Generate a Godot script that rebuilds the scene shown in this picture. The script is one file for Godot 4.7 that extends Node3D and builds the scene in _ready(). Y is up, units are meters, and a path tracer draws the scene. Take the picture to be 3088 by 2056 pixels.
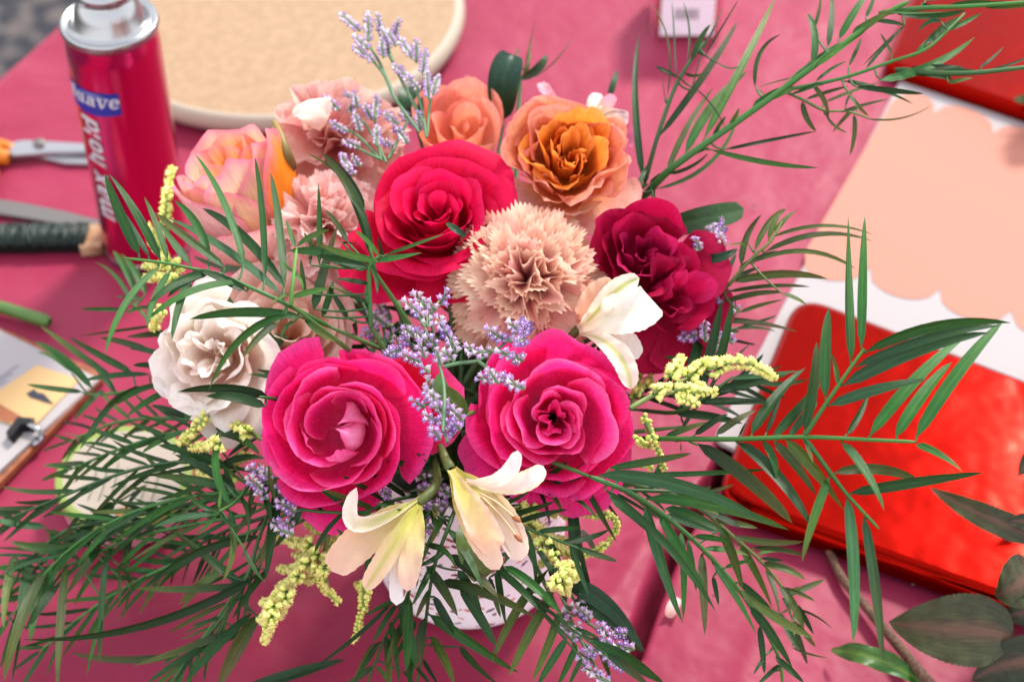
extends Node3D
# A bouquet in a speckled vase on a pink tablecloth, with craft things round it.

const FOCAL := 5770.0
const MIDDLE := Vector2(1544, 1028)
const EYE := Vector3(0.0226, 0.775, 0.605)
const TILT := -44.0
const MUTE := 0.80      # everything but the flowers is a little duller than its colour in the picture

var view := Basis.from_euler(Vector3(deg_to_rad(TILT), 0, 0))
var tile := Vector2.ZERO
var taken := {}
var rng := RandomNumberGenerator.new()
var noise := FastNoiseLite.new()
var M := {}
var vase_at := Vector3.ZERO

# ---------------------------------------------------------------- places
func spot(s: Vector2, h: float) -> Vector3:
	var d: Vector3 = view * Vector3((s.x - MIDDLE.x) / FOCAL, -(s.y - MIDDLE.y) / FOCAL, -1.0)
	return EYE + d * ((h - EYE.y) / d.y)

func at(x: float, y: float, h: float) -> Vector3:
	return spot(tile + Vector2(x, y) / 1.9992, h)

func pv(x: float, y: float, h: float) -> Vector3:
	return spot(Vector2(x, y) / 0.7626, h)

func grain(p: Vector3) -> float:    # metres to one unit of the traced drawings at that place
	return absf((view.inverse() * (p - EYE)).z) / FOCAL / 1.9992

# ---------------------------------------------------------------- naming
func numbered(n: String) -> String:
	var k: int = taken.get(n, -1) + 1
	taken[n] = k
	return n if k == 0 else "%s_%03d" % [n, k]

func tag(o: Node3D, label: String, category: String, group := "") -> Node3D:
	o.set_meta("label", label)
	o.set_meta("category", category)
	if group:
		o.set_meta("group", group)
	return o

func thing(called: String, label: String, category: String, where := Vector3.ZERO, group := "") -> Node3D:
	var o := Node3D.new()
	o.name = numbered(called)
	add_child(o)
	o.position = where
	return tag(o, label, category, group)

func part(called: String, mesh: Mesh, m: Material, parent: Node3D) -> MeshInstance3D:
	var o := MeshInstance3D.new()
	o.mesh = mesh
	o.material_override = m
	o.name = called if parent != self else numbered(called)
	parent.add_child(o, true)
	return o

func struct(called: String, mesh: Mesh, m: Material) -> MeshInstance3D:
	var o := part(called, mesh, m, self)
	o.set_meta("kind", "structure")
	return o

# ---------------------------------------------------------------- meshes
func sheet(p: PackedVector3Array, c: PackedColorArray, nu: int, nv: int, closed := false) -> ArrayMesh:
	# p holds (nv + 1) rows of nu + 1 points; normals come from the neighbours
	var w := nu + 1
	var n := PackedVector3Array()
	var uv := PackedVector2Array()
	n.resize(p.size())
	uv.resize(p.size())
	for j in nv + 1:
		for i in w:
			var a := i - 1 if i > 0 else (nu - 1 if closed else 0)
			var b := i + 1 if i < nu else (1 if closed else nu)
			var du := p[j * w + b] - p[j * w + a]
			var dv := p[mini(j + 1, nv) * w + i] - p[maxi(j - 1, 0) * w + i]
			var x := du.cross(dv)
			if x.length_squared() < 1e-18:
				x = p[mini(j + 1, nv) * w + i] - p[0]
				if x.length_squared() < 1e-18:
					x = Vector3.UP
			n[j * w + i] = x.normalized()
			uv[j * w + i] = Vector2(float(i) / nu, float(j) / nv)
	var idx := PackedInt32Array()
	for j in nv:
		for i in nu:
			var q := j * w + i
			idx.append_array([q, q + w, q + 1, q + 1, q + w, q + w + 1])
	var arr := []
	arr.resize(Mesh.ARRAY_MAX)
	arr[Mesh.ARRAY_VERTEX] = p
	arr[Mesh.ARRAY_NORMAL] = n
	arr[Mesh.ARRAY_TEX_UV] = uv
	if c.size():
		arr[Mesh.ARRAY_COLOR] = c
	arr[Mesh.ARRAY_INDEX] = idx
	var m := ArrayMesh.new()
	m.add_surface_from_arrays(Mesh.PRIMITIVE_TRIANGLES, arr)
	return m

func even(profile: Array, n: int) -> Array:      # the same outline in n steps of equal length
	var out := []
	var total := 0.0
	for i in profile.size() - 1:
		total += profile[i].distance_to(profile[i + 1])
	for k in n + 1:
		var want := total * k / n
		var got := 0.0
		for i in profile.size() - 1:
			var d: float = profile[i].distance_to(profile[i + 1])
			if got + d >= want - 1e-9 or i == profile.size() - 2:
				out.append(profile[i].lerp(profile[i + 1], clampf((want - got) / d, 0.0, 1.0)))
				break
			got += d
	return out

func bez(a: Vector3, b: Vector3, c: Vector3, d: Vector3, t: float) -> Vector3:
	return a.bezier_interpolate(b, c, d, t)

func along(pts: Array, t: float) -> Vector3:      # a smooth curve through the points
	var n := pts.size() - 1
	var f := clampf(t, 0.0, 1.0) * n
	var i := mini(int(f), n - 1)
	var a: Vector3 = pts[maxi(i - 1, 0)]
	var b: Vector3 = pts[i]
	var c: Vector3 = pts[i + 1]
	var d: Vector3 = pts[mini(i + 2, n)]
	return b.cubic_interpolate(c, a, d, f - i)

func tube(pts: Array, r0: float, r1: float, c0: Color, c1: Color, sides := 6, steps := 0) -> ArrayMesh:
	var nv := steps if steps > 0 else maxi(4, (pts.size() - 1) * 4)
	var p := PackedVector3Array()
	var c := PackedColorArray()
	var ref := Vector3(0.31, 0.2, 0.93)
	for j in nv + 1:
		var t := float(j) / nv
		var o := along(pts, t)
		var tan := (along(pts, t + 0.02) - along(pts, t - 0.02)).normalized()
		var x := tan.cross(ref).normalized()
		var y := x.cross(tan)
		ref = y.cross(x) if false else ref
		var r := lerpf(r0, r1, t)
		if j == 0 or j == nv:
			r *= 0.6
		for i in sides + 1:
			var a := -TAU * i / sides
			p.append(o + (x * cos(a) + y * sin(a)) * r)
			c.append(c0.lerp(c1, t))
	return sheet(p, c, sides, nv, true)

func lathe(profile: Array, sides: int, col := Color.WHITE) -> ArrayMesh:
	var p := PackedVector3Array()
	var c := PackedColorArray()
	for q in profile:
		for i in sides + 1:
			var a := TAU * i / sides
			p.append(Vector3(cos(a) * q.x, q.y, sin(a) * q.x))
			c.append(col)
	return sheet(p, c, sides, profile.size() - 1, true)

# a leaf or a petal laid along a curve: o.w width, o.a and o.b shape of the outline, o.vee fold, o.cup hollow, o.wave and o.freq edge
func blade(k: Array, up: Vector3, o: Dictionary) -> ArrayMesh:
	var nv: int = o.get("nv", 10)
	var nu: int = o.get("nu", 4)
	var pa: float = o.get("a", 0.55)
	var pb: float = o.get("b", 0.75)
	var peak := pow(pa / (pa + pb), pa) * pow(pb / (pa + pb), pb)
	var base: Color = o.base
	var tip: Color = o.get("tip", base)
	var edge: Color = o.get("edge", Color(0, 0, 0, 0))
	var rib: Color = o.get("rib", Color(0, 0, 0, 0))
	var wave: float = o.get("wave", 0.0)
	var freq: float = o.get("freq", 9.0)
	var tooth: float = o.get("tooth", 0.0)
	var twist: float = o.get("twist", 0.0)
	var streak: float = o.get("streak", 0.0)
	var seed_: float = rng.randf() * 50.0
	var p := PackedVector3Array()
	var c := PackedColorArray()
	for j in nv + 1:
		var s := float(j) / nv
		var q := bez(k[0], k[1], k[2], k[3], s)
		var tan := (bez(k[0], k[1], k[2], k[3], minf(s + 0.03, 1)) - bez(k[0], k[1], k[2], k[3], maxf(s - 0.03, 0))).normalized()
		var side := tan.cross(up).normalized()
		if twist != 0.0:
			side = side.rotated(tan, twist * s)
		var nrm := side.cross(tan)
		var w: float = o.w * 0.5 * maxf(pow(s, pa) * pow(1.0 - s, pb) / peak, 0.012)
		w = maxf(w, o.w * 0.5 * o.get("neck", 0.0) * (1.0 - s))
		for i in nu + 1:
			var a := 2.0 * i / nu - 1.0
			var ww := w * (1.0 + (tooth * (1.0 if j % 2 == 0 else -1.0) if absf(a) > 0.95 else 0.0))
			var lift: float = o.get("vee", 0.0) * absf(a) * w + o.get("cup", 0.0) * a * a * w
			if wave > 0.0:
				lift += wave * w * a * a * sin(s * freq + seed_ + a * 2.0)
			p.append(q + side * a * ww + nrm * lift)
			var col := base.lerp(tip, smoothstep(0.0, 1.0, s))
			if edge.a > 0:
				col = col.lerp(edge, pow(absf(a), 3.0) * edge.a)
			if rib.a > 0:
				col = col.lerp(rib, (1.0 - smoothstep(0.0, 0.45, absf(a))) * rib.a)
			if streak > 0.0 and noise.get_noise_2d(a * 60.0 + seed_ * 9.0, s * 9.0 + seed_ * 5.0) > 0.34 and s > 0.35 and s < 0.9:
				col = col.lerp(Color(0.25, 0.02, 0.03), streak)
			c.append(col)
	return sheet(p, c, nu, nv)

func ring_poly(pts: Array, r: float, n := 6) -> Array:     # rounds the corners of a flat outline
	var out := []
	var m := pts.size()
	for i in m:
		var b: Vector3 = pts[i]
		var a: Vector3 = b + (pts[(i + m - 1) % m] - b).normalized() * r
		var c: Vector3 = b + (pts[(i + 1) % m] - b).normalized() * r
		for k in n + 1:
			var t := float(k) / n
			out.append(a.lerp(b, t).lerp(b.lerp(c, t), t))
	return out

func inset(pts: Array, d: float) -> Array:
	var out := []
	var m := pts.size()
	var area := 0.0
	for i in m:
		area += pts[i].x * pts[(i + 1) % m].z - pts[(i + 1) % m].x * pts[i].z
	for i in m:
		var t: Vector3 = (pts[(i + 1) % m] - pts[(i + m - 1) % m])
		t.y = 0
		t = t.normalized()
		out.append(pts[i] + Vector3(-t.z, 0, t.x) * d * signf(area))
	return out

# a flat-lying body: outline, bottom and top height, size of the rounded upper edge
func slab(outline: Array, y0: float, y1: float, bevel: float, round_ := 3, centre_lift := 0.0) -> ArrayMesh:
	var rows := [[0.0, y0]]
	for k in round_ + 1:
		var a := PI / 2 * k / round_
		rows.append([bevel * (1.0 - cos(a)), y1 - bevel + bevel * sin(a)])
	var p := PackedVector3Array()
	var m := outline.size()
	var area := 0.0
	for i in m:
		area += outline[i].x * outline[(i + 1) % m].z - outline[(i + 1) % m].x * outline[i].z
	var src := outline.duplicate()
	if area < 0:
		src.reverse()
	for r in rows:
		var q := inset(src, r[0])
		for i in m + 1:
			var v: Vector3 = q[i % m]
			p.append(Vector3(v.x, r[1], v.z))
	var mesh := sheet(p, PackedColorArray(), m, rows.size() - 1, true)
	var st := SurfaceTool.new()
	st.append_from(mesh, 0, Transform3D())
	var flat := PackedVector2Array()
	var top := inset(src, bevel)
	for v in top:
		flat.append(Vector2(v.x, v.z))
	var mid := Vector3.ZERO
	for v in top:
		mid += v / m
	mid.y = y1 + centre_lift
	var cap := SurfaceTool.new()
	cap.begin(Mesh.PRIMITIVE_TRIANGLES)
	var tri := Geometry2D.triangulate_polygon(flat)
	for k in range(0, tri.size(), 3):
		var abc := [tri[k], tri[k + 1], tri[k + 2]]
		var a: Vector2 = flat[abc[0]]
		var b: Vector2 = flat[abc[1]]
		var c: Vector2 = flat[abc[2]]
		if (b - a).cross(c - a) < 0:
			abc = [abc[0], abc[2], abc[1]]
		for z in abc:
			cap.set_normal(Vector3.UP)
			cap.set_uv(flat[z])
			cap.add_vertex(Vector3(flat[z].x, y1, flat[z].y))
	cap.index()
	st.append_from(cap.commit(), 0, Transform3D())
	return st.commit()

func flat_sheet(outline: Array, y: float) -> ArrayMesh:     # print on paper
	var flat := PackedVector2Array()
	for v in outline:
		flat.append(Vector2(v.x, v.z))
	var cap := SurfaceTool.new()
	cap.begin(Mesh.PRIMITIVE_TRIANGLES)
	var tri := Geometry2D.triangulate_polygon(flat)
	for k in range(0, tri.size(), 3):
		var abc := [tri[k], tri[k + 1], tri[k + 2]]
		if (flat[abc[1]] - flat[abc[0]]).cross(flat[abc[2]] - flat[abc[0]]) < 0:
			abc = [abc[0], abc[2], abc[1]]
		for z in abc:
			cap.set_normal(Vector3.UP)
			cap.set_uv(flat[z])
			cap.add_vertex(Vector3(flat[z].x, y, flat[z].y))
	return cap.commit()

func basis_y(y: Vector3, spin := 0.0) -> Basis:
	y = y.normalized()
	var x := y.cross(Vector3(0.13, 0.21, 0.97)).normalized()
	return Basis(x, y, x.cross(y)).rotated(y, spin)

func srgb(r: float, g: float, b: float) -> Color:     # what a colour picker shows, as a linear vertex colour
	return Color(r / 255, g / 255, b / 255).srgb_to_linear()

# ---------------------------------------------------------------- materials
func mat(called: String, c: Color, rough: float, metal := 0.0) -> StandardMaterial3D:
	var m := StandardMaterial3D.new()
	m.resource_name = called
	m.albedo_color = c if c == Color.WHITE or called == "glass" else Color(c.r * MUTE, c.g * MUTE, c.b * MUTE, c.a)
	m.roughness = rough
	m.metallic = metal
	M[called] = m
	return m

func noise_tex(freq: float, octaves: int, size := 512, seed_ := 1, kind := FastNoiseLite.TYPE_SIMPLEX_SMOOTH) -> NoiseTexture2D:
	var n := FastNoiseLite.new()
	n.noise_type = kind
	n.frequency = freq
	n.fractal_octaves = octaves
	n.seed = seed_
	var t := NoiseTexture2D.new()
	t.width = size
	t.height = size
	t.seamless = true
	t.noise = n
	return t

func ramp(t: NoiseTexture2D, a: Color, b: Color, lo := 0.3, hi := 0.7) -> NoiseTexture2D:
	var g := Gradient.new()
	g.set_color(0, Color(a.r * MUTE, a.g * MUTE, a.b * MUTE))
	g.set_color(1, Color(b.r * MUTE, b.g * MUTE, b.b * MUTE))
	g.set_offset(0, lo)
	g.set_offset(1, hi)
	t.color_ramp = g
	return t

func vein_image(w: int, h: int, lines: float, fan: float) -> ImageTexture:
	var im := Image.create(w, h, false, Image.FORMAT_RGB8)
	var n := FastNoiseLite.new()
	n.frequency = 0.02
	for y in h:
		for x in w:
			var u := absf(float(x) / w * 2.0 - 1.0)
			var v := float(y) / h
			var g := 0.5 + 0.25 * sin(u * lines + v * fan * u + n.get_noise_2d(x * 0.7, y * 0.25) * 4.0) + 0.3 * n.get_noise_2d(x * 2.0, y)
			im.set_pixel(x, y, Color(g, g, g))
	return ImageTexture.create_from_image(im)

func tint_image(w: int, h: int, lines: float, depth: float, rib: float) -> ImageTexture:     # fine veins and blotches that tint a petal or leaf
	var im := Image.create(w, h, true, Image.FORMAT_RGB8)
	var n := FastNoiseLite.new()
	n.frequency = 1.0
	n.seed = 40
	for y in h:
		for x in w:
			var u := float(x) / w
			var v := float(y) / h
			var line := absf(n.get_noise_2d(u * lines, v * 1.3))
			var blot := n.get_noise_2d(u * 5.0 + 40.0, v * 7.0) + 0.5 * n.get_noise_2d(u * 17.0 + 90.0, v * 23.0)
			var g := 1.0 - depth * (1.0 - smoothstep(0.0, 0.35, line)) + depth * 0.7 * blot - depth * 0.1
			if rib > 0.0:
				g += rib * (1.0 - smoothstep(0.0, 0.09, absf(u - 0.5)))
			g = clampf(g, 0.0, 1.0)
			im.set_pixel(x, y, Color(g, clampf(g + 0.02 * blot, 0, 1), g))
	return ImageTexture.create_from_image(im)

func relief(m: StandardMaterial3D, t: Texture2D, cm: float) -> void:
	m.heightmap_enabled = true
	m.heightmap_texture = t
	m.heightmap_scale = cm

func world_planes(m: StandardMaterial3D, scale_: float) -> void:
	m.uv1_triplanar = true
	m.uv1_world_triplanar = true
	m.uv1_scale = Vector3.ONE * scale_

func make_materials() -> void:
	var petal := mat("petal", Color.WHITE, 0.62)
	petal.vertex_color_use_as_albedo = true
	petal.backlight_enabled = true
	petal.backlight = Color(0.9, 0.9, 0.9)
	petal.metallic_specular = 0.25
	relief(petal, vein_image(128, 128, 40.0, 14.0), 0.006)
	petal.albedo_texture = tint_image(256, 128, 30.0, 0.07, 0.0)
	var pale: StandardMaterial3D = petal.duplicate()
	pale.resource_name = "pale_petal"
	pale.albedo_texture = tint_image(128, 128, 26.0, 0.022, 0.0)
	M.pale_petal = pale
	var leaf := mat("leaf", Color.WHITE, 0.36)
	leaf.vertex_color_use_as_albedo = true
	leaf.backlight_enabled = true
	leaf.backlight = Color(0.22, 0.26, 0.12)
	leaf.metallic_specular = 0.36
	leaf.albedo_texture = tint_image(96, 256, 16.0, 0.16, 0.22)
	relief(leaf, vein_image(64, 256, 34.0, 2.0), 0.012)
	var stem := mat("stem", Color.WHITE, 0.5)
	stem.vertex_color_use_as_albedo = true
	var floret := mat("floret", Color.WHITE, 0.7)
	floret.vertex_color_use_as_albedo = true
	floret.backlight_enabled = true
	floret.backlight = Color(0.3, 0.3, 0.3)
	var cloth := mat("cloth", Color.WHITE, 0.48)
	cloth.albedo_texture = ramp(noise_tex(0.006, 4, 512, 4), Color(0.675, 0.18, 0.32), Color(0.70, 0.21, 0.35), 0.2, 0.8)
	cloth.metallic_specular = 0.3
	relief(cloth, noise_tex(0.008, 4, 512, 9), 0.16)
	world_planes(cloth, 3.1)
	var floor_ := mat("floor", Color.WHITE, 0.9)
	floor_.albedo_texture = ramp(noise_tex(0.02, 3, 512, 21), Color(0.13, 0.14, 0.19), Color(0.42, 0.38, 0.37), 0.42, 0.68)
	world_planes(floor_, 1.7)
	var board := mat("board", Color.WHITE, 0.75)
	board.albedo_texture = ramp(noise_tex(0.03, 5, 512, 31), Color(0.72, 0.58, 0.44), Color(0.77, 0.635, 0.49), 0.2, 0.8)
	relief(board, noise_tex(0.06, 4, 512, 12), 0.015)
	world_planes(board, 6.0)
	mat("board_edge", Color(0.82, 0.76, 0.68), 0.7)
	var foil := mat("foil", Color(0.66, 0.05, 0.025), 0.13, 1.0)
	relief(foil, noise_tex(0.004, 4, 512, 14), 0.045)
	world_planes(foil, 5.0)
	var paper := mat("paper", Color(0.78, 0.75, 0.755), 0.8)
	relief(paper, noise_tex(0.1, 3, 256, 5), 0.01)
	world_planes(paper, 10.0)
	mat("label_paper", Color(1.15, 1.12, 1.17), 0.7)
	mat("peach_print", Color(0.85, 0.56, 0.475), 0.75)
	var can := mat("can", Color(0.98, 0.06, 0.46), 0.22, 0.85)
	can.clearcoat_enabled = true
	can.clearcoat = 0.4
	can.clearcoat_roughness = 0.1
	mat("silver", Color(0.80, 0.81, 0.82), 0.26, 1.0)
	mat("steel", Color(0.78, 0.78, 0.80), 0.3, 0.9)
	mat("dull_steel", Color(0.55, 0.53, 0.52), 0.42, 0.8)
	mat("blue_label", Color(0.10, 0.18, 0.68), 0.4)
	mat("pale_blue", Color(0.55, 0.62, 0.85), 0.4)
	mat("white_print", Color(0.93, 0.93, 0.96), 0.5)
	mat("orange_plastic", Color(0.97, 0.55, 0.06), 0.4)
	var wire := mat("wire", Color(0.05, 0.17, 0.15), 0.4, 0.3)
	var wood := mat("wood", Color.WHITE, 0.7)
	wood.albedo_texture = ramp(noise_tex(0.02, 4, 256, 8), Color(0.72, 0.52, 0.36), Color(0.86, 0.70, 0.54))
	world_planes(wood, 9.0)
	var hardboard := mat("hardboard", Color.WHITE, 0.6)
	hardboard.albedo_texture = ramp(noise_tex(0.05, 4, 256, 18), Color(0.62, 0.33, 0.18), Color(0.74, 0.43, 0.25))
	world_planes(hardboard, 9.0)
	mat("yellow_print", Color(0.95, 0.77, 0.52), 0.7)
	mat("red_print", Color(0.72, 0.42, 0.25), 0.7)
	mat("navy_print", Color(0.14, 0.15, 0.24), 0.6)
	mat("grey_print", Color(0.66, 0.63, 0.66), 0.7)
	mat("black_metal", Color(0.06, 0.06, 0.08), 0.35, 0.3)
	mat("lime", Color(0.62, 0.72, 0.32), 0.6)
	mat("tin_white", Color(0.80, 0.74, 0.68), 0.5)
	mat("tin_pink", Color(0.90, 0.55, 0.64), 0.5)
	mat("print_green", Color(0.45, 0.55, 0.42), 0.6)
	mat("print_orange", Color(0.90, 0.55, 0.22), 0.6)
	var glass := mat("glass", Color(1, 1, 1, 0.0), 0.02)
	glass.refraction_enabled = true
	glass.refraction_scale = 0.05
	mat("wax", Color(0.86, 0.42, 0.30), 0.5)
	mat("gold", Color(0.85, 0.62, 0.42), 0.3, 0.9)
	var twig := mat("twig", Color.WHITE, 0.8)
	twig.albedo_texture = ramp(noise_tex(0.05, 4, 256, 28), Color(0.33, 0.22, 0.16), Color(0.55, 0.38, 0.28))
	world_planes(twig, 25.0)
	mat("anther", Color(0.72, 0.42, 0.18), 0.6)
	var vase := mat("vase", Color.WHITE, 0.35)
	vase.albedo_texture = flecks()
	vase.metallic_specular = 0.5

func flecks() -> ImageTexture:
	var w := 1024
	var h := 1024
	var im := Image.create(w, h, false, Image.FORMAT_RGB8)
	im.fill(Color(0.96, 0.95, 0.97))
	var tones := [Color(0.45, 0.20, 0.22), Color(0.80, 0.50, 0.48), Color(0.28, 0.24, 0.27), Color(0.85, 0.62, 0.58), Color(0.55, 0.28, 0.26), Color(0.42, 0.42, 0.46)]
	for k in 1700:
		var cx := rng.randi_range(0, w - 1)
		var cy := rng.randi_range(0, h - 1)
		var a := rng.randf_range(3.5, 9.0)
		var b := rng.randf_range(1.8, 4.2)
		var t := rng.randf_range(-0.9, 0.5)
		var col: Color = tones[rng.randi_range(0, 5)]
		var wob := rng.randf() * 9.0
		for y in range(-11, 12):
			for x in range(-11, 12):
				var u := x * cos(t) + y * sin(t)
				var v := -x * sin(t) + y * cos(t)
				var d := u * u / (a * a) + v * v / (b * b) + 0.3 * sin(u * 0.9 + wob)
				if d < 1.0 and cy + y >= 0 and cy + y < h:
					im.set_pixel(posmod(cx + x, w), cy + y, col)
	return ImageTexture.create_from_image(im)

# ---------------------------------------------------------------- flowers
func stalk(o: Node3D, from: Vector3, called := "stem", r := 0.0022, col := Color(0.05, 0.13, 0.03)) -> void:
	# from a flower or sprig down into the mouth of the vase
	var mouth := vase_at + Vector3(rng.randf_range(-0.022, 0.022), 0.095, rng.randf_range(-0.022, 0.022))
	var foot := vase_at + Vector3(rng.randf_range(-0.03, 0.03), 0.02, rng.randf_range(-0.03, 0.03))
	var mid := from.lerp(mouth, 0.6) + Vector3(0, 0.008, 0)
	var inv := o.transform.affine_inverse()
	part(called, tube([inv * from, inv * mid, inv * mouth, inv * foot], r, r, col, col, 6, 10), M.stem, o)

func rose_petal(q: Dictionary) -> ArrayMesh:
	var nu := 14
	var nv := 12
	var R: float = q.R
	var rk: float = q.rk
	var hk: float = q.hk
	var s: float = q.seed
	var p := PackedVector3Array()
	var c := PackedColorArray()
	for j in nv + 1:
		for i in nu + 1:
			var u := 2.0 * i / nu - 1.0
			var au := absf(u)
			var vm: float = 1.0 - q.get("round", 0.26) * pow(au, 2.6) + q.tip * exp(-pow(u / 0.16, 2.0)) + 0.03 * noise.get_noise_2d(u * 55.0 + s * 30.0, 7.0 * s)
			var v := float(j) / nv * vm
			var b := Vector2(R * 0.06, -R * 0.42).bezier_interpolate(Vector2(rk * 0.85, -R * 0.42), Vector2(rk * q.get("bulge", 1.1), hk * 0.4), Vector2(rk + q.flare, hk), v)
			var t := maxf(0.0, (v - 0.68) / 0.32)
			var cu: float = q.curl * R * t * t * (0.45 + 0.75 * au)
			b.x += cu
			b.y -= cu * 0.75
			var wid: float = q.hw * (0.42 + 0.58 * smoothstep(0.0, 0.6, v))
			var ang: float = q.phi + u * wid
			var soft: float = v * v * q.ruf * R
			var rr: float = b.x * (1.0 + q.spiral * u) + soft * noise.get_noise_3d(u * 26.0, v * 18.0, s * 40.0) + q.side * R * v * pow(au, 4.0)
			var y: float = b.y + soft * noise.get_noise_3d(u * 26.0, v * 18.0, s * 40.0 + 300.0)
			p.append(Vector3(cos(ang) * rr, y, sin(ang) * rr))
			var col: Color = q.base.lerp(q.mid, smoothstep(0.1, 0.6, v))
			var e: float = maxf(smoothstep(q.get("rim", 0.72), 1.0, v / vm), smoothstep(0.82, 1.0, au) * 0.6) * q.edge_share
			col = col.lerp(q.edge, e)
			var bruise := clampf((noise.get_noise_3d(u * 60.0, v * 30.0, s * 51.0) - 0.1) * 3.0, 0.0, 1.0) * smoothstep(0.86, 1.0, v / vm) * 0.35
			col = col.lerp(Color(col.r * 0.6, col.g * 0.35, col.b * 0.45), bruise)
			col = col * (1.0 + 0.12 * noise.get_noise_3d(u * 40.0, v * 12.0, s * 77.0) + q.tone)
			col.a = 1.0
			c.append(col)
	return sheet(p, c, nu, nv)

func rose(called: String, label: String, where: Vector3, axis: Vector3, R: float, o: Dictionary) -> Node3D:
	var root := thing(called, label, o.get("category", "rose"), where, o.get("group", ""))
	root.basis = basis_y(axis, o.get("spin", 0.0))
	var n: int = o.get("n", 30)
	var hole: float = o.get("hole", 0.05)
	for k in n:
		var t := float(k) / (n - 1)
		var hgt: float = lerpf(o.get("core", 0.5), o.get("high", 0.55), smoothstep(0.0, 0.35, t)) if t < 0.35 else lerpf(o.get("high", 0.55), o.get("low", 0.25), pow((t - 0.35) / 0.65, 1.3))
		var wild: float = o.get("wild", 0.06) * (1.3 - t)
		var q := {
			"R": R, "rk": R * (hole + (o.get("spread", 0.72) - hole) * pow(t, o.get("pack", 0.85))) * (1.0 + rng.randf_range(-wild, wild)), "hk": R * (hgt + rng.randf_range(-wild, wild)),
			"flare": R * (o.get("flare", 0.05) * pow(t, 2.0) + rng.randf_range(-wild, wild) * 0.8), "bulge": lerpf(1.05, o.get("bulge", 1.22), t), "curl": lerpf(0.13, o.get("curl", 0.22), smoothstep(0.1, 1.0, t)) * rng.randf_range(0.6, 1.35), "phi": k * 2.39996 + rng.randf_range(-0.35, 0.35),
			"hw": lerpf(o.get("wrap", 1.5), o.get("outer", 0.98), sqrt(t)) * rng.randf_range(0.85, 1.12), "tip": o.get("tip", 0.05) * t * rng.randf_range(0.2, 1.6), "ruf": o.get("ruf", 0.14) * (0.6 + 0.6 * t), "seed": rng.randf() * 9.0, "spiral": lerpf(0.16, 0.06, t) * o.get("turn", 1.0), "side": lerpf(-0.05, 0.03, t) + rng.randf_range(-0.04, 0.06), "round": rng.randf_range(0.16, 0.30),
			"base": o.base, "mid": o.mid if t < 0.55 else o.get("mid_outer", o.mid), "edge": o.edge if t < 0.55 else o.get("edge_outer", o.edge), "edge_share": o.get("edge_share", 0.6), "rim": o.get("rim", 0.72), "tone": rng.randf_range(-0.09, 0.09),
		}
		part("petal", rose_petal(q), M.pale_petal if o.has("pale") else M.petal, root)
	for e in o.get("extra", []):        # single petals that stand out: angle, height, reach, half width, curl
		var q2 := {"R": R, "rk": R * e[2], "hk": R * e[1], "flare": R * e[4], "curl": e[5], "phi": e[0] + o.get("spin", 0.0), "hw": e[3], "tip": 0.05, "ruf": 0.16, "seed": rng.randf() * 9.0, "spiral": 0.02, "side": 0.0,
			"base": o.base, "mid": e[6] if e.size() > 6 else o.get("mid_outer", o.mid), "edge": o.get("edge_outer", o.edge), "edge_share": o.get("edge_share", 0.6), "rim": o.get("rim", 0.72), "tone": 0.0, "round": 0.3}
		part("petal", rose_petal(q2), M.pale_petal if o.has("pale") else M.petal, root)
	# calyx
	for k in 5:
		var a := TAU * k / 5 + 0.3
		var d := Vector3(cos(a), 0, sin(a))
		part("sepal", blade([Vector3(0, -R * 0.5, 0) + d * R * 0.1, d * R * 0.35 + Vector3(0, -R * 0.5, 0), d * R * 0.6 + Vector3(0, -R * 0.42, 0), d * R * 0.8 + Vector3(0, -R * 0.5, 0)], Vector3.UP, {"w": R * 0.28, "base": Color(0.04, 0.10, 0.03), "nv": 6, "nu": 2}), M.leaf, root)
	part("hip", lathe([Vector2(0.0005, -R * 0.72), Vector2(R * 0.12, -R * 0.66), Vector2(R * 0.17, -R * 0.52), Vector2(R * 0.1, -R * 0.42)], 8, Color(0.05, 0.13, 0.04)), M.stem, root)
	if o.get("rooted", true):
		stalk(root, root.transform * Vector3(0, -R * 0.7, 0))
	return root

func carnation_petal(q: Dictionary) -> ArrayMesh:
	var nu := 30
	var nv := 9
	var p := PackedVector3Array()
	var c := PackedColorArray()
	var dir: Vector3 = q.dir
	var side: Vector3 = q.side
	var nrm := side.cross(dir).normalized()
	for j in nv + 1:
		for i in nu + 1:
			var u := 2.0 * i / nu - 1.0
			var tooth: float = q.tooth * (1.0 if i % 2 == 0 else -0.6) * rng.randf_range(0.4, 1.3) if j == nv else 0.0
			var vm: float = 1.0 - 0.13 * pow(absf(u), 2.4) + 0.05 * noise.get_noise_2d(u * 50.0 + q.seed * 31.0, 3.0) + tooth
			var v := float(j) / nv * vm
			var ruffle: float = q.amp * q.L * v * v * (sin(u * q.freq + q.seed) + 0.7 * noise.get_noise_3d(u * 70.0, v * 20.0, q.seed * 60.0))
			var bend: float = -q.droop * q.L * pow(v, 3.0)
			p.append(q.origin + dir * (v * q.L) + side * (u * q.W * pow(v, 0.75)) + nrm * (ruffle + bend))
			var col: Color = q.base.lerp(q.mid, smoothstep(0.1, 0.65, v))
			col = col.lerp(q.edge, smoothstep(0.62, 1.0, v / vm) * 0.85)
			col = col.lerp(q.blush, clampf(noise.get_noise_3d(u * 14.0, v * 14.0, q.seed * 21.0) * 1.6, 0.0, 0.55))
			c.append(col)
	return sheet(p, c, nu, nv)

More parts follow.
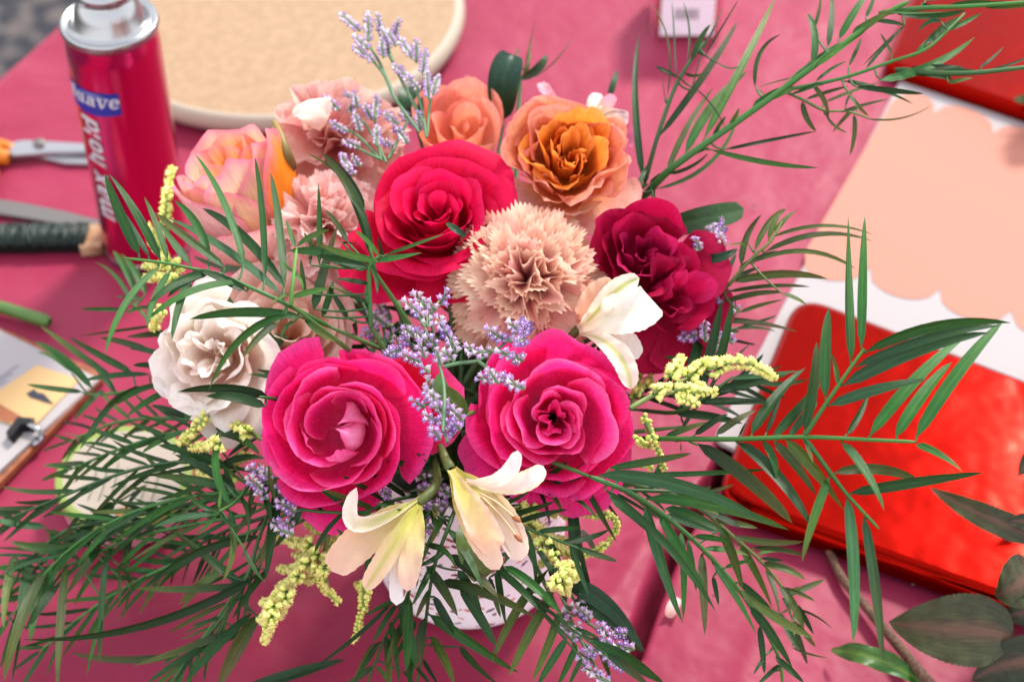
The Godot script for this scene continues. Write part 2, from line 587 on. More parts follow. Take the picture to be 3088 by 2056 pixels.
func carnation(called: String, label: String, where: Vector3, axis: Vector3, R: float, o: Dictionary) -> Node3D:
	var root := thing(called, label, "carnation", where, o.get("group", ""))
	root.basis = basis_y(axis, o.get("spin", 0.0))
	var n: int = o.get("n", 44)
	for k in n:
		var t := float(k) / (n - 1)
		var th := lerpf(0.04, o.get("open", 1.75), pow(t, 0.8))
		var ph := k * 2.39996 + rng.randf_range(-0.3, 0.3)
		var d := Vector3(sin(th) * cos(ph), cos(th), sin(th) * sin(ph))
		var side := d.cross(Vector3.UP).normalized().rotated(d, rng.randf_range(-0.55, 0.55) * (1.0 - t * 0.75) + (rng.randf_range(-1.5, 1.5) if t < 0.2 else 0.0))
		var L := R * lerpf(0.92, 1.05, t) * rng.randf_range(0.88, 1.08)
		part("petal", carnation_petal({"dir": d, "side": side, "origin": Vector3(0, -R * 0.12 * t, 0), "L": L, "W": R * lerpf(0.44, o.get("width", 0.60), t), "amp": lerpf(0.16, 0.11, t), "freq": rng.randf_range(4.0, 7.5), "droop": lerpf(rng.randf_range(0.0, 0.3), rng.randf_range(0.15, 0.5), t), "tooth": o.get("tooth", 0.045), "seed": rng.randf() * 20.0,
			"base": o.base, "mid": o.mid.lerp(o.get("outer", o.mid), t), "edge": o.edge, "blush": o.blush}), M.petal, root)
	part("calyx", lathe([Vector2(0.002, -R * 0.95), Vector2(R * 0.16, -R * 0.85), Vector2(R * 0.2, -R * 0.3), Vector2(R * 0.24, -R * 0.1)], 10, Color(0.08, 0.17, 0.06)), M.stem, root)
	stalk(root, root.transform * Vector3(0, -R * 0.9, 0), "stem", 0.0018)
	return root

# spines of an alstroemeria's tepals are traced on the open tile: four points each of x, y, height
func lily(label: String, stem: Array, tepals: Array, stamens := []) -> Node3D:
	var f: Array = stem[stem.size() - 1]
	var o := thing("alstroemeria", label, "alstroemeria", at(f[0], f[1], f[2]), "white and pale alstroemerias")
	var off := -o.position
	var sp := []
	for s in stem:
		sp.append(at(s[0], s[1], s[2]) + off)
	part("pedicel", tube(sp, 0.0015, 0.0025, Color(0.045, 0.07, 0.015), Color(0.09, 0.115, 0.025), 8), M.stem, o)
	for t in tepals:
		var k := []
		for i in 4:
			k.append(at(t[0][i * 3], t[0][i * 3 + 1], t[0][i * 3 + 2]) + off)
		var w: float = t[1] * grain(k[1] - off)
		var g: Dictionary = t[2].duplicate()
		g.merge({"w": w, "nv": 26, "nu": 14, "tooth": 0.025, "a": 0.9, "b": 0.45, "neck": 0.25, "cup": 0.35, "wave": 0.26, "freq": 19.0, "flush": Color(0.88, 0.60, 0.52), "up": Vector3(0, 0.75, 0.65)})
		part("tepal", blade(k, g.up, g), M.pale_petal, o)
	for s in stamens:
		var a := at(s[0], s[1], s[2]) + off
		var b := at(s[3], s[4], s[5]) + off
		var fl := part("stamen", tube([a, a.lerp(b, 0.5) + Vector3(0, 0.002, 0), b], 0.0005, 0.0004, Color(0.7, 0.45, 0.3), Color(0.7, 0.5, 0.3), 5), M.stem, o)
		var an := SphereMesh.new()
		an.radius = 0.0011
		an.height = 0.005
		an.radial_segments = 8
		an.rings = 5
		var ao := part("anther", an, M.anther, fl)
		ao.transform = Transform3D(basis_y(b - a + Vector3(0.002, 0, 0)), b)
	stalk(o, at(stem[0][0], stem[0][1], stem[0][2]), "stem", 0.0018)
	return o

# ---------------------------------------------------------------- florets
var floret_kinds := []
var bud_kinds := []

func lobed(rows: Array, n: int, lobes: int) -> ArrayMesh:      # rows of radius, height, lobe depth, colour
	var p := PackedVector3Array()
	var c := PackedColorArray()
	for r in rows:
		for i in n + 1:
			var a := TAU * i / n
			var k: float = r[0] * (1.0 + r[2] * cos(a * lobes))
			p.append(Vector3(cos(a) * k, r[1] + r[2] * r[0] * 0.35 * cos(a * lobes), sin(a) * k))
			c.append(r[3])
	return sheet(p, c, n, rows.size() - 1, true)

func make_florets() -> void:
	var tints := [[srgb(205, 178, 212), srgb(158, 104, 186)], [srgb(222, 206, 222), srgb(136, 80, 166)], [srgb(190, 152, 206), srgb(168, 116, 198)], [srgb(214, 200, 208), srgb(118, 62, 118)], [srgb(178, 140, 202), srgb(116, 70, 164)]]
	for t in tints:
		floret_kinds.append(lobed([[0.10, 0.0, 0.0, srgb(120, 140, 105)], [0.22, 0.35, 0.0, srgb(160, 165, 150)], [0.36, 0.72, 0.12, t[0]], [0.50, 0.98, 0.30, t[0]], [0.40, 0.94, 0.25, t[1]], [0.22, 0.78, 0.1, t[1]], [0.12, 1.05, 0.3, srgb(235, 225, 240)], [0.02, 1.0, 0.0, t[1]]], 10, 5))
	var g0 := srgb(120, 150, 60)
	var g1 := srgb(206, 214, 112)
	var y1 := srgb(248, 240, 150)
	var y2 := srgb(238, 212, 80)
	bud_kinds.append(lobed([[0.05, 0.0, 0.0, g0], [0.34, 0.25, 0.0, g1], [0.42, 0.6, 0.0, g1], [0.40, 0.85, 0.1, y1], [0.58, 1.08, 0.35, y1], [0.34, 0.98, 0.3, y2], [0.20, 1.15, 0.4, y1], [0.02, 1.02, 0.0, y2]], 14, 7))
	bud_kinds.append(lobed([[0.05, 0.0, 0.0, g0], [0.34, 0.25, 0.0, g1], [0.44, 0.6, 0.0, g1], [0.45, 0.88, 0.15, y1], [0.66, 1.0, 0.4, y1], [0.40, 1.05, 0.3, y1], [0.22, 1.25, 0.5, y1], [0.02, 1.08, 0.0, y2]], 16, 8))
	bud_kinds.append(lobed([[0.05, 0.0, 0.0, g0], [0.36, 0.28, 0.0, g1], [0.42, 0.55, 0.0, g1], [0.34, 0.82, 0.0, srgb(200, 205, 110)], [0.16, 1.0, 0.0, y2], [0.01, 1.05, 0.0, y2]], 10, 5))
	bud_kinds.append(lobed([[0.05, 0.0, 0.0, g0], [0.38, 0.3, 0.0, srgb(172, 192, 92)], [0.42, 0.6, 0.0, srgb(190, 206, 104)], [0.28, 0.88, 0.0, srgb(208, 214, 110)], [0.01, 1.02, 0.0, y1]], 10, 5))

func place(mesh: Mesh, called: String, where: Vector3, dir: Vector3, size: float, parent: Node3D) -> void:
	var o := part(called, mesh, M.floret, parent)
	o.transform = Transform3D(basis_y(dir, rng.randf() * TAU).scaled(Vector3.ONE * size), where)

# statice: stems are traced polylines of x, y pairs with one height, spikelets are x0, y0, x1, y1 with the size of a floret
func statice(label: String, h: float, stems: Array, spikes: Array, size := 26.0, rise := 0.0) -> Node3D:
	var f: Array = stems[0]
	var o := thing("statice_sprig", label, "statice", at(f[0], f[1], h), "lilac statice sprigs")
	var off := -o.position
	var y0: float = f[1]
	for s in stems:
		var pts := []
		for i in range(0, s.size(), 2):
			pts.append(at(s[i], s[i + 1], h + rise * (y0 - s[i + 1]) / 500.0) + off)
		part("stem", tube(pts, 0.0009, 0.0006, Color(0.07, 0.16, 0.07), Color(0.10, 0.20, 0.10), 6), M.stem, o)
	for s in spikes:
		var hh: float = h + rise * (y0 - s[1]) / 500.0 + rng.randf_range(0.0, 0.006)
		var a := at(s[0], s[1], hh) + off
		var b := at(s[2], s[3], hh + rng.randf_range(0.0, 0.006)) + off
		var g := grain(a - off)
		part("twig", tube([a, a.lerp(b, 0.5), b], 0.0007, 0.0004, Color(0.08, 0.17, 0.07), Color(0.15, 0.24, 0.13), 5, 4), M.stem, o)
		var d := (b - a).normalized()
		var n := maxi(3, int(round((b - a).length() / (size * g * 0.42))))
		for i in n:
			var t := float(i) / (n - 1)
			var out := d.cross(Vector3(0.2, 1, 0.6)).normalized().rotated(d, rng.randf_range(-0.6, 0.6) + (0.0 if i % 2 == 0 else PI))
			var dir := (d * 0.8 + out * 0.7 + Vector3(0, 0.35, 0.25)).normalized() if t < 0.9 else d
			place(floret_kinds[rng.randi_range(0, 4)], "floret", a.lerp(b, t) + out * size * g * 0.16, dir, size * g * rng.randf_range(0.85, 1.25), o)
	return o

# goldenrod: every spike is a list of x, y along its axis, how wide it is, how open its buds are (0 to 1)
func goldenrod(label: String, h: float, drop: float, stems: Array, spikes: Array, size := 40.0) -> Node3D:
	var f: Array = stems[0]
	var o := thing("goldenrod_sprig", label, "goldenrod", at(f[0], f[1], h), "yellow goldenrod sprigs")
	var off := -o.position
	for s in stems:
		var pts := []
		for i in range(0, s.size(), 2):
			pts.append(at(s[i], s[i + 1], h - drop * i / s.size()) + off)
		part("stem", tube(pts, 0.0013, 0.0008, Color(0.12, 0.18, 0.04), Color(0.22, 0.28, 0.07), 6), M.stem, o)
	for s in spikes:
		var xy: Array = s[0]
		var pts := []
		for i in range(0, xy.size(), 2):
			pts.append(at(xy[i], xy[i + 1], h - drop * float(i) / xy.size() + 0.002) + off)
		part("branch", tube(pts, 0.001, 0.0006, Color(0.15, 0.22, 0.05), Color(0.3, 0.36, 0.1), 5), M.stem, o)
		var len := 0.0
		for i in 10:
			len += along(pts, i * 0.1).distance_to(along(pts, i * 0.1 + 0.1))
		var g := grain(pts[0] - off)
		var w: float = s[1] * g * 0.5
		var n := maxi(4, int(len / (size * g) * 2.4 * (1.0 + s[1] / 120.0)))
		for i in n:
			var t := (i + rng.randf_range(0.0, 0.6)) / n
			var d := (along(pts, t + 0.05) - along(pts, t - 0.05)).normalized()
			var out := d.cross(Vector3(0.1, 0.8, 0.6)).normalized().rotated(d, i * 2.1 + rng.randf_range(-0.5, 0.5))
			var reach := maxf(0.0, w * (1.0 - t * 0.6) - size * g * 0.8) * rng.randf_range(0.4, 1.0)
			var kind := rng.randi_range(0, 1) if rng.randf() < s[2] else rng.randi_range(2, 3)
			place(bud_kinds[kind], "floret", along(pts, t) + out * reach, (out + d * 0.5 + Vector3(0, 0.3, 0.2)).normalized(), size * g * rng.randf_range(0.75, 1.15) * (1.0 - 0.3 * t), o)
	return o

# ---------------------------------------------------------------- greenery
var tones := {
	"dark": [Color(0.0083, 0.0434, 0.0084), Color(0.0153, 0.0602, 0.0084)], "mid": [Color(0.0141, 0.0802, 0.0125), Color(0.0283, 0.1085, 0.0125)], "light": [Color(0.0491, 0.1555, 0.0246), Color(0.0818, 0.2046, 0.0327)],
	"blue": [Color(0.0196, 0.0753, 0.0262), Color(0.0311, 0.0982, 0.0278)], "olive": [Color(0.0409, 0.0753, 0.0131), Color(0.0900, 0.1146, 0.0196)],
}

func leaflet(b: Vector3, t: Vector3, w: float, bend: Vector3, tone: String, parent: Node3D, slim := 1.0) -> void:
	var d := t - b
	var up := (Vector3(0, 0.8, 0.6) + Vector3(rng.randf_range(-0.45, 0.45), rng.randf_range(-0.2, 0.2), rng.randf_range(-0.45, 0.45))).normalized()
	var lift := Vector3(0, d.length() * rng.randf_range(0.0, 0.08), 0)
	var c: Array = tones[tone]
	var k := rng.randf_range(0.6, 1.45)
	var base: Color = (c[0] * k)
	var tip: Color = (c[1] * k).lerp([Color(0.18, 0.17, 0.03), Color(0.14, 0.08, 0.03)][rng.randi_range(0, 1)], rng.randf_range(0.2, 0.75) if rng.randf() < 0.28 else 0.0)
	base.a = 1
	tip.a = 1
	part("leaf", blade([b, b + d * 0.33 + bend + lift, b + d * 0.68 + bend + lift, t], up, {"w": w * slim * rng.randf_range(0.86, 1.08), "a": rng.randf_range(0.28, 0.42), "b": rng.randf_range(0.5, 0.68), "vee": rng.randf_range(0.1, 0.45), "base": base, "tip": tip, "rib": Color(base.r * 1.6, base.g * 1.4, base.b * 1.2, 0.5), "twist": rng.randf_range(-0.9, 0.9), "nv": 10, "nu": 4}), M.leaf, parent)

func sprig_root(label: String, stem: Array, tone: String, r := 0.0011) -> Array:
	var f: Array = stem[0]
	var o := thing("fern_sprig", label, "greenery", at(f[0], f[1], f[2]), "narrow leaved green sprigs of the bouquet")
	var pts := []
	for s in stem:
		pts.append(at(s[0], s[1], s[2]) - o.position)
	var c: Array = tones[tone]
	part("stem", tube(pts, r, r * 0.6, c[0] * 1.3, c[1] * 1.5, 6), M.stem, o)
	return [o, pts]

# leaves traced one by one: x, y of the base, x, y of the tip, width, sideways bend
func sprig(label: String, stem: Array, leaves: Array, tone := "mid", rise := 0.004, rooted := true, r := 0.0011) -> Node3D:
	var made := sprig_root(label, stem, tone, r)
	var o: Node3D = made[0]
	for l in leaves:
		var h: float = stem[0][2]
		var best := 1e9
		var near := Vector3.ZERO
		for i in stem.size() - 1:
			for k in 6:
				var q := Vector2(stem[i][0], stem[i][1]).lerp(Vector2(stem[i + 1][0], stem[i + 1][1]), k / 5.0)
				var dd := q.distance_to(Vector2(l[0], l[1]))
				if dd < best:
					best = dd
					h = lerpf(stem[i][2], stem[i + 1][2], k / 5.0)
					near = along(made[1], (i + k / 5.0) / (stem.size() - 1))
		var b := at(l[0], l[1], h) - o.position
		var t := at(l[2], l[3], h + rise + rng.randf_range(-0.005, 0.005) + (l[6] if l.size() > 6 else 0.0)) - o.position
		var g := grain(b + o.position)
		if best > 16.0:
			var tn: Array = tones[tone]
			part("leaf_stalk", tube([near, near.lerp(b, 0.5) - Vector3(0, 0.001, 0), b + (t - b) * 0.02], 0.0006, 0.0005, tn[0], tn[1], 5, 5), M.stem, o)
		var bend := Vector3.ZERO
		if l.size() > 5 and l[5] != 0:
			var s2 := Vector2(l[2] - l[0], l[3] - l[1]).normalized()
			bend = view * Vector3(-s2.y, -s2.x, 0) * l[5] * g * 1.33
		leaflet(b, t, minf(l[4], 0.17 * Vector2(l[2] - l[0], l[3] - l[1]).length()) * g, bend, l[7] if l.size() > 7 else tone, o)
	if rooted:
		stalk(o, o.position, "stem", 0.0011)
	return o

# leaves in pairs along the stem
func leafy(label: String, stem: Array, n: int, length: float, width: float, angle: float, tone := "mid", rooted := true, r := 0.0011) -> Node3D:
	var made := sprig_root(label, stem, tone, r)
	var o: Node3D = made[0]
	var pts: Array = made[1]
	for i in n + 1:
		var t := lerpf(0.08, 1.0, pow(float(i) / n, 0.9))
		var b := along(pts, t)
		var d := (along(pts, t + 0.02) - along(pts, t - 0.04)).normalized()
		var up := Vector3(0, 0.85, 0.5)
		var g := grain(b + o.position)
		var a := deg_to_rad(angle * rng.randf_range(0.6, 1.35)) * (1.0 if i % 2 == 0 else -1.0)
		if i == n:
			a = rng.randf_range(-0.15, 0.15)
		var dir := (d.rotated(up.normalized(), a) + Vector3(0, rng.randf_range(-0.12, 0.22), 0)).normalized()
		var len := length * 1.25 * g * rng.randf_range(0.65, 1.15) * (1.0 - 0.35 * t * t)
		leaflet(b, b + dir * len, width * 0.74 * g * rng.randf_range(0.8, 1.15), d * len * rng.randf_range(-0.02, 0.1) - Vector3(0, len * rng.randf_range(-0.05, 0.12), 0), tone if rng.randf() < 0.8 else ["dark", "blue", "olive"][rng.randi_range(0, 2)], o, 0.85)
	if rooted:
		stalk(o, o.position, "stem", 0.0011)
	return o

# ---------------------------------------------------------------- the scene
func _ready() -> void:
	rng.seed = 77
	noise.seed = 5
	noise.frequency = 0.02
	var cam := Camera3D.new()
	cam.name = "camera"
	cam.position = EYE
	cam.rotation_degrees = Vector3(TILT, 0, 0)
	var lens := CameraAttributesPhysical.new()
	lens.frustum_focal_length = 98.2
	lens.exposure_aperture = 12.0
	lens.frustum_focus_distance = 0.835
	lens.frustum_near = 0.02
	lens.frustum_far = 100.0
	cam.attributes = lens
	cam.fov = 20.19
	cam.far = 100.0
	cam.near = 0.02
	add_child(cam)
	cam.current = true
	var env := Environment.new()
	env.background_mode = Environment.BG_SKY
	var skym := ProceduralSkyMaterial.new()
	skym.sky_top_color = Color(0.70, 0.71, 0.74)
	skym.sky_horizon_color = Color(0.89, 0.88, 0.88)
	skym.sky_curve = 0.22
	skym.ground_bottom_color = Color(0.30, 0.28, 0.28)
	skym.ground_horizon_color = Color(0.5, 0.49, 0.49)
	skym.sun_angle_max = 40.0
	var sky := Sky.new()
	sky.sky_material = skym
	env.sky = sky
	env.tonemap_mode = Environment.TONE_MAPPER_LINEAR
	env.tonemap_exposure = 3.35
	env.sdfgi_enabled = true
	env.ssao_enabled = true
	env.ssil_enabled = true
	var we := WorldEnvironment.new()
	we.name = "world"
	we.environment = env
	add_child(we)
	var sun := DirectionalLight3D.new()
	sun.name = "sun"
	sun.light_energy = 0.5
	sun.light_color = Color(1.0, 0.97, 0.93)
	sun.light_angular_distance = 10.0
	sun.shadow_enabled = true
	add_child(sun)
	sun.look_at_from_position(Vector3(0.385, 0.74, -0.67), Vector3.ZERO)

	make_materials()
	make_florets()
	vase_at = pv(1080, 1298, 0)
	setting()
	tabletop_things()
	vase()
	flowers()
	fillers()
	greens()

func setting() -> void:
	var e0 := pv(0, 168, 0)
	var e1 := pv(192, 0, 0)
	var dir := (e1 - e0).normalized()
	var inn := Vector3(-dir.z, 0, dir.x)
	if inn.dot(Vector3(1, 0, 1)) < 0:
		inn = -inn
	var gap := pv(1540, 1290, 0) - e0
	var mid_a := gap.dot(dir)
	var mid_b := gap.dot(inn)
	var nu := 520
	var nv := 360
	var p := PackedVector3Array()
	var folds := [[pv(1800, 800, 0), pv(1650, 1090, 0), pv(1555, 1235, 0), -0.045, 0.0030], [pv(1555, 1235, 0), pv(1500, 1370, 0), pv(1455, 1500, 0), -0.045, 0.0031], [pv(1500, 1210, 0), pv(1440, 1330, 0), pv(1400, 1390, 0), 0.003, 0.008], [pv(300, 1420, 0), pv(460, 1370, 0), pv(640, 1330, 0), 0.0012, 0.006], [pv(560, 1480, 0), pv(700, 1400, 0), pv(800, 1290, 0), 0.0012, 0.006], [pv(1700, 1560, 0), pv(1760, 1450, 0), pv(1840, 1400, 0), 0.001, 0.006], [pv(1330, 1290, 0), pv(1420, 1250, 0), pv(1480, 1235, 0), 0.0015, 0.005]]
	for j in nv + 1:
		for i in nu + 1:
			var ta := 2.0 * i / nu - 1.0
			var tb := 2.0 * j / nv - 1.0
			var a := mid_a + (mid_a + 1.25 if ta < 0 else 0.9 - mid_a) * ta * (0.35 + 0.65 * ta * ta)
			var b := mid_b + (mid_b + 0.16 if tb < 0 else 1.35 - mid_b) * tb * (0.4 + 0.6 * tb * tb)
			var q := e0 + dir * a + inn * b
			q.y = 0.0009 * noise.get_noise_2d(q.x * 900.0, q.z * 900.0) + 0.0012 * noise.get_noise_2d(q.x * 260.0 + 90.0, q.z * 420.0)
			for f in folds:
				var d := 1e9
				for s in 2:
					var u: Vector3 = f[s + 1] - f[s]
					var t := clampf((Vector3(q.x, 0, q.z) - f[s]).dot(u) / u.length_squared(), 0.0, 1.0)
					d = minf(d, Vector3(q.x, 0, q.z).distance_to(f[s] + u * t))
				q.y = minf(q.y, f[3] * exp(-pow(d / f[4], 2.0))) if f[3] < -0.01 else q.y + f[3] * exp(-pow(d / f[4], 2.0))
			if b < 0.0:
				var s := -b
				q = e0 + dir * a + inn * (-0.012 * (1.0 - exp(-s * 60.0)) + 0.012 * sin(a * 31.0) * s * 4.0)
				q.y = -0.004 - s * 1.6
			p.append(q)
	var cloth := struct("tablecloth", sheet(p, PackedColorArray(), nu, nv), M.cloth)
	cloth.set_meta("label", "pink plastic tablecloth with faint folds under everything")
	var fl := PlaneMesh.new()
	fl.size = Vector2(9, 9)
	var flo := struct("floor", fl, M.floor)
	flo.position.y = -0.74

func seg_shape(pts: Array, r: float) -> Array:
	return ring_poly(pts, r)

func tabletop_things() -> void:
	# round board
	var bc := pv(640, 62, 0.0)
	var o := thing("round_board", "round beige board with a pale rim behind the flowers", "board", Vector3(bc.x, 0.0015, bc.z))
	part("rim", lathe([Vector2(0.0005, 0.0), Vector2(0.122, 0.0), Vector2(0.129, 0.004), Vector2(0.1315, 0.010), Vector2(0.1295, 0.0155), Vector2(0.126, 0.0172), Vector2(0.1245, 0.0165)], 96), M.board_edge, o)
	part("top", lathe([Vector2(0.1245, 0.0165), Vector2(0.12, 0.0163), Vector2(0.0005, 0.0163)], 96), M.board, o)

	# spray can
	var rim := pv(251, 50, 0.165)
	var can := thing("spray_can", "shiny magenta hairspray can with silver shoulder and blue label", "spray can", Vector3(rim.x, 0.0015, rim.z))
	part("body", lathe([Vector2(0.0265, 0.004), Vector2(0.0265, 0.148), Vector2(0.0263, 0.152), Vector2(0.0255, 0.156), Vector2(0.0252, 0.158)], 64), M.can, can)
	part("base_ring", lathe([Vector2(0.0005, 0.002), Vector2(0.024, 0.001), Vector2(0.0262, 0.0), Vector2(0.0272, 0.002), Vector2(0.0272, 0.004), Vector2(0.0265, 0.0055)], 64), M.silver, can)
	part("shoulder", lathe([Vector2(0.0252, 0.158), Vector2(0.0268, 0.160), Vector2(0.0275, 0.1625), Vector2(0.0268, 0.165), Vector2(0.0255, 0.1652), Vector2(0.0245, 0.1635), Vector2(0.0225, 0.163), Vector2(0.0205, 0.1655), Vector2(0.0185, 0.172), Vector2(0.0165, 0.177), Vector2(0.0148, 0.1785), Vector2(0.0142, 0.1805)], 64), M.silver, can)
	part("valve_cup", lathe([Vector2(0.0142, 0.1805), Vector2(0.0158, 0.182), Vector2(0.0163, 0.1845), Vector2(0.0155, 0.187), Vector2(0.0135, 0.188), Vector2(0.012, 0.186), Vector2(0.006, 0.1855), Vector2(0.0045, 0.19), Vector2(0.0035, 0.198), Vector2(0.0005, 0.198)], 48), M.silver, can)
	var face := atan2(EYE.z - rim.z, EYE.x - rim.x)      # the side turned to us
	var lab := PackedVector3Array()
	var a0 := face + deg_to_rad(98)
	var a1 := face + deg_to_rad(4)
	for j in 9:
		for i in 25:
			var u := i / 24.0
			var low := 0.1190 - 0.0025 * sin(PI * u)
			var a := lerpf(a0, a1, u)
			lab.append(Vector3(cos(a) * 0.02675, lerpf(low, 0.1335, j / 8.0), sin(a) * 0.02675))
	var lo := part("label", sheet(lab, PackedColorArray(), 24, 8), M.blue_label, can)
	part("lettering", bent_text("Suave", "Droid Serif", 700, true, 0.0118, 0.0270, a0 - deg_to_rad(16), 0.1206, false), M.white_print, lo)
	var sw := PackedVector3Array()
	for j in 3:
		for i in 13:
			var u := i / 12.0
			var a := lerpf(face + deg_to_rad(62), face + deg_to_rad(20), u)
			sw.append(Vector3(cos(a) * 0.02690, 0.1312 + 0.0012 * sin(PI * u) - 0.0016 * sin(PI * u) * j / 2.0, sin(a) * 0.02690))
	part("swoosh", sheet(sw, PackedColorArray(), 12, 2), M.pale_blue, lo)
	part("lettering", bent_text("hold", "Droid Sans", 700, true, 0.0165, 0.0270, face + deg_to_rad(28), 0.0775, true), M.white_print, can)
	part("lettering", bent_text("max", "Droid Sans", 700, true, 0.0175, 0.0270, face + deg_to_rad(28), 0.037, true), M.white_print, can)

	# scissors
	var s0 := pv(100, 360, 0.004)
	var sc := thing("scissors", "scissors with orange handles and silver blades, at left", "scissors", Vector3(s0.x, 0.0, s0.z))
	var so := -sc.position
	var blade1 := [pv(20, 350, 0) + so, pv(60, 341, 0) + so, pv(250, 352, 0) + so, pv(254, 368, 0) + so, pv(120, 370, 0) + so, pv(30, 378, 0) + so]
	part("blade", slab(blade1, 0.004, 0.0075, 0.0012), M.steel, sc)
	var blade2 := [pv(70, 366, 0) + so, pv(120, 366, 0) + so, pv(262, 374, 0) + so, pv(256, 388, 0) + so, pv(150, 384, 0) + so]
	part("blade", slab(blade2, 0.0016, 0.0038, 0.001), M.steel, sc)
	var screw := part("screw", lathe([Vector2(0.004, 0.0), Vector2(0.004, 0.0015), Vector2(0.003, 0.0022), Vector2(0.0005, 0.0024)], 16), M.dull_steel, sc)
	screw.position = pv(95, 352, 0.0) + so + Vector3(0, 0.0075, 0)
	for k in 2:
		var hp := []
		var cc := pv(-112, 300 + 110 * k, 0.007) + so
		for i in 17:
			var a := TAU * i / 16
			hp.append(cc + Vector3(cos(a) * 0.026, 0, sin(a) * 0.017))
		part("handle", tube(hp, 0.0045, 0.0045, Color.WHITE, Color.WHITE, 8, 40), M.orange_plastic, sc)
	part("handle", tube([pv(-20, 345, 0.006) + so, pv(-2, 360, 0.006) + so, pv(22, 362, 0.006) + so], 0.006, 0.005, Color.WHITE, Color.WHITE, 8, 8), M.orange_plastic, sc)
	part("handle", tube([pv(-40, 330, 0.006) + so, pv(-8, 330, 0.006) + so, pv(30, 341, 0.006) + so], 0.0045, 0.003, Color.WHITE, Color.WHITE, 8, 8), M.orange_plastic, sc)

	# knife
	var k0 := pv(120, 495, 0)
	var kn := thing("knife", "grey metal knife blade beside the wire paddle", "knife", Vector3(k0.x, 0.0, k0.z))
	var ko := -kn.position
	part("blade", slab([pv(-60, 458, 0) + ko, pv(60, 478, 0) + ko, pv(150, 496, 0) + ko, pv(250, 522, 0) + ko, pv(240, 530, 0) + ko, pv(150, 528, 0) + ko, pv(-60, 492, 0) + ko], 0.0016, 0.0042, 0.0008), M.dull_steel, kn)
	part("handle", slab(ring_poly([pv(-240, 420, 0) + ko, pv(-58, 455, 0) + ko, pv(-58, 496, 0) + ko, pv(-240, 470, 0) + ko], 0.006), 0.0016, 0.012, 0.002), M.black_metal, kn)

	# paddle of floral wire
	var w0 := pv(110, 572, 0)
	var pw := thing("wire_paddle", "dark green floral wire wound on a wooden stick", "wire paddle", Vector3(w0.x, 0.0, w0.z))
	var wo := -pw.position
	part("stick", slab([pv(-80, 556, 0) + wo, pv(192, 553, 0) + wo, pv(200, 540, 0) + wo, pv(250, 538, 0) + wo, pv(236, 592, 0) + wo, pv(188, 594, 0) + wo, pv(184, 578, 0) + wo, pv(-90, 580, 0) + wo], 0.002, 0.0085, 0.0008), M.wood, pw)
	var x0 := pv(-40, 566, 0) + wo
	var x1 := pv(198, 563, 0) + wo
	part("wire_core", slab(ring_poly([x0 + Vector3(-0.002, 0, -0.0088), x1 + Vector3(0.002, 0, -0.0088), x1 + Vector3(0.002, 0, 0.0088), x0 + Vector3(-0.002, 0, 0.0088)], 0.003), 0.0018, 0.0112, 0.0028), M.wire, pw)
	var turns := 64
	for k in turns:
		var loop := []
		var cx := x0.lerp(x1, float(k) / (turns - 1)) + Vector3(0, 0.0065, 0)
		for i in 13:
			var a := TAU * i / 12
			var e := 0.8
			loop.append(cx + Vector3(signf(cos(a)) * 0.0 + 0.0016 * sin(a + k) + 0.0012 * i / 12.0, 0.0058 * signf(sin(a)) * pow(absf(sin(a)), e) + 0.0006 * sin(k * 1.7), 0.0095 * signf(cos(a)) * pow(absf(cos(a)), e)))
		part("wire_turn", tube(loop, 0.0009, 0.0009, Color.WHITE, Color.WHITE, 6, 24), M.wire, pw)
	part("wire_end", tube([x0.lerp(x1, 0.30) + Vector3(0, 0.0125, -0.008), x0.lerp(x1, 0.42) + Vector3(0, 0.0135, 0), x0.lerp(x1, 0.52) + Vector3(0, 0.011, 0.0095)], 0.0008, 0.0008, Color.WHITE, Color.WHITE, 6, 8), M.wire, pw)

	# cut stem
	var c0 := pv(60, 718, 0.005)
	var cs := thing("cut_stem", "thick cut green stem end lying above the white clipboard", "stem", Vector3(c0.x, 0.0, c0.z))
	part("stalk", tube([pv(-60, 690, 0.005) - cs.position, pv(0, 706, 0.0055) - cs.position, pv(60, 724, 0.006) - cs.position, pv(114, 741, 0.0055) - cs.position], 0.0036, 0.0040, Color(0.05, 0.13, 0.02), Color(0.08, 0.17, 0.03), 10, 12), M.stem, cs)

	# clipboard with papers
	var b0 := pv(60, 950, 0)
	var cb := thing("clipboard", "brown clipboard holding white papers, picture card and black clip", "clipboard", Vector3(b0.x, 0.0, b0.z))
	var bo := -cb.position
	part("backing", slab(ring_poly([pv(-180, 690, 0) + bo, pv(247, 876, 0) + bo, pv(-32, 1165, 0) + bo, pv(-420, 960, 0) + bo], 0.004, 3), 0.0016, 0.0062, 0.001), M.hardboard, cb)
	part("paper", slab([pv(-160, 680, 0.009) + bo, pv(226, 868, 0.009) + bo, pv(-40, 1118, 0.009) + bo, pv(-400, 950, 0.009) + bo], 0.0064, 0.0088, 0.0004, 1), M.paper, cb)
	var card := part("picture_card", slab([pv(84, 838, 0.010) + bo, pv(182, 872, 0.010) + bo, pv(68, 990, 0.010) + bo, pv(-70, 940, 0.010) + bo], 0.0090, 0.0098, 0.0003, 1), M.yellow_print, cb)
	part("shaded_band", flat_sheet([pv(-60, 946, 0.01) + bo, pv(-20, 918, 0.01) + bo, pv(50, 958, 0.01) + bo, pv(20, 972, 0.01) + bo], 0.0101), M.red_print, card)
	part("dark_motif", flat_sheet([pv(60, 905, 0.01) + bo, pv(78, 895, 0.01) + bo, pv(86, 903, 0.01) + bo, pv(100, 905, 0.01) + bo, pv(112, 918, 0.01) + bo, pv(124, 930, 0.01) + bo, pv(104, 925, 0.01) + bo, pv(84, 918, 0.01) + bo, pv(70, 914, 0.01) + bo], 0.0102), M.navy_print, card)
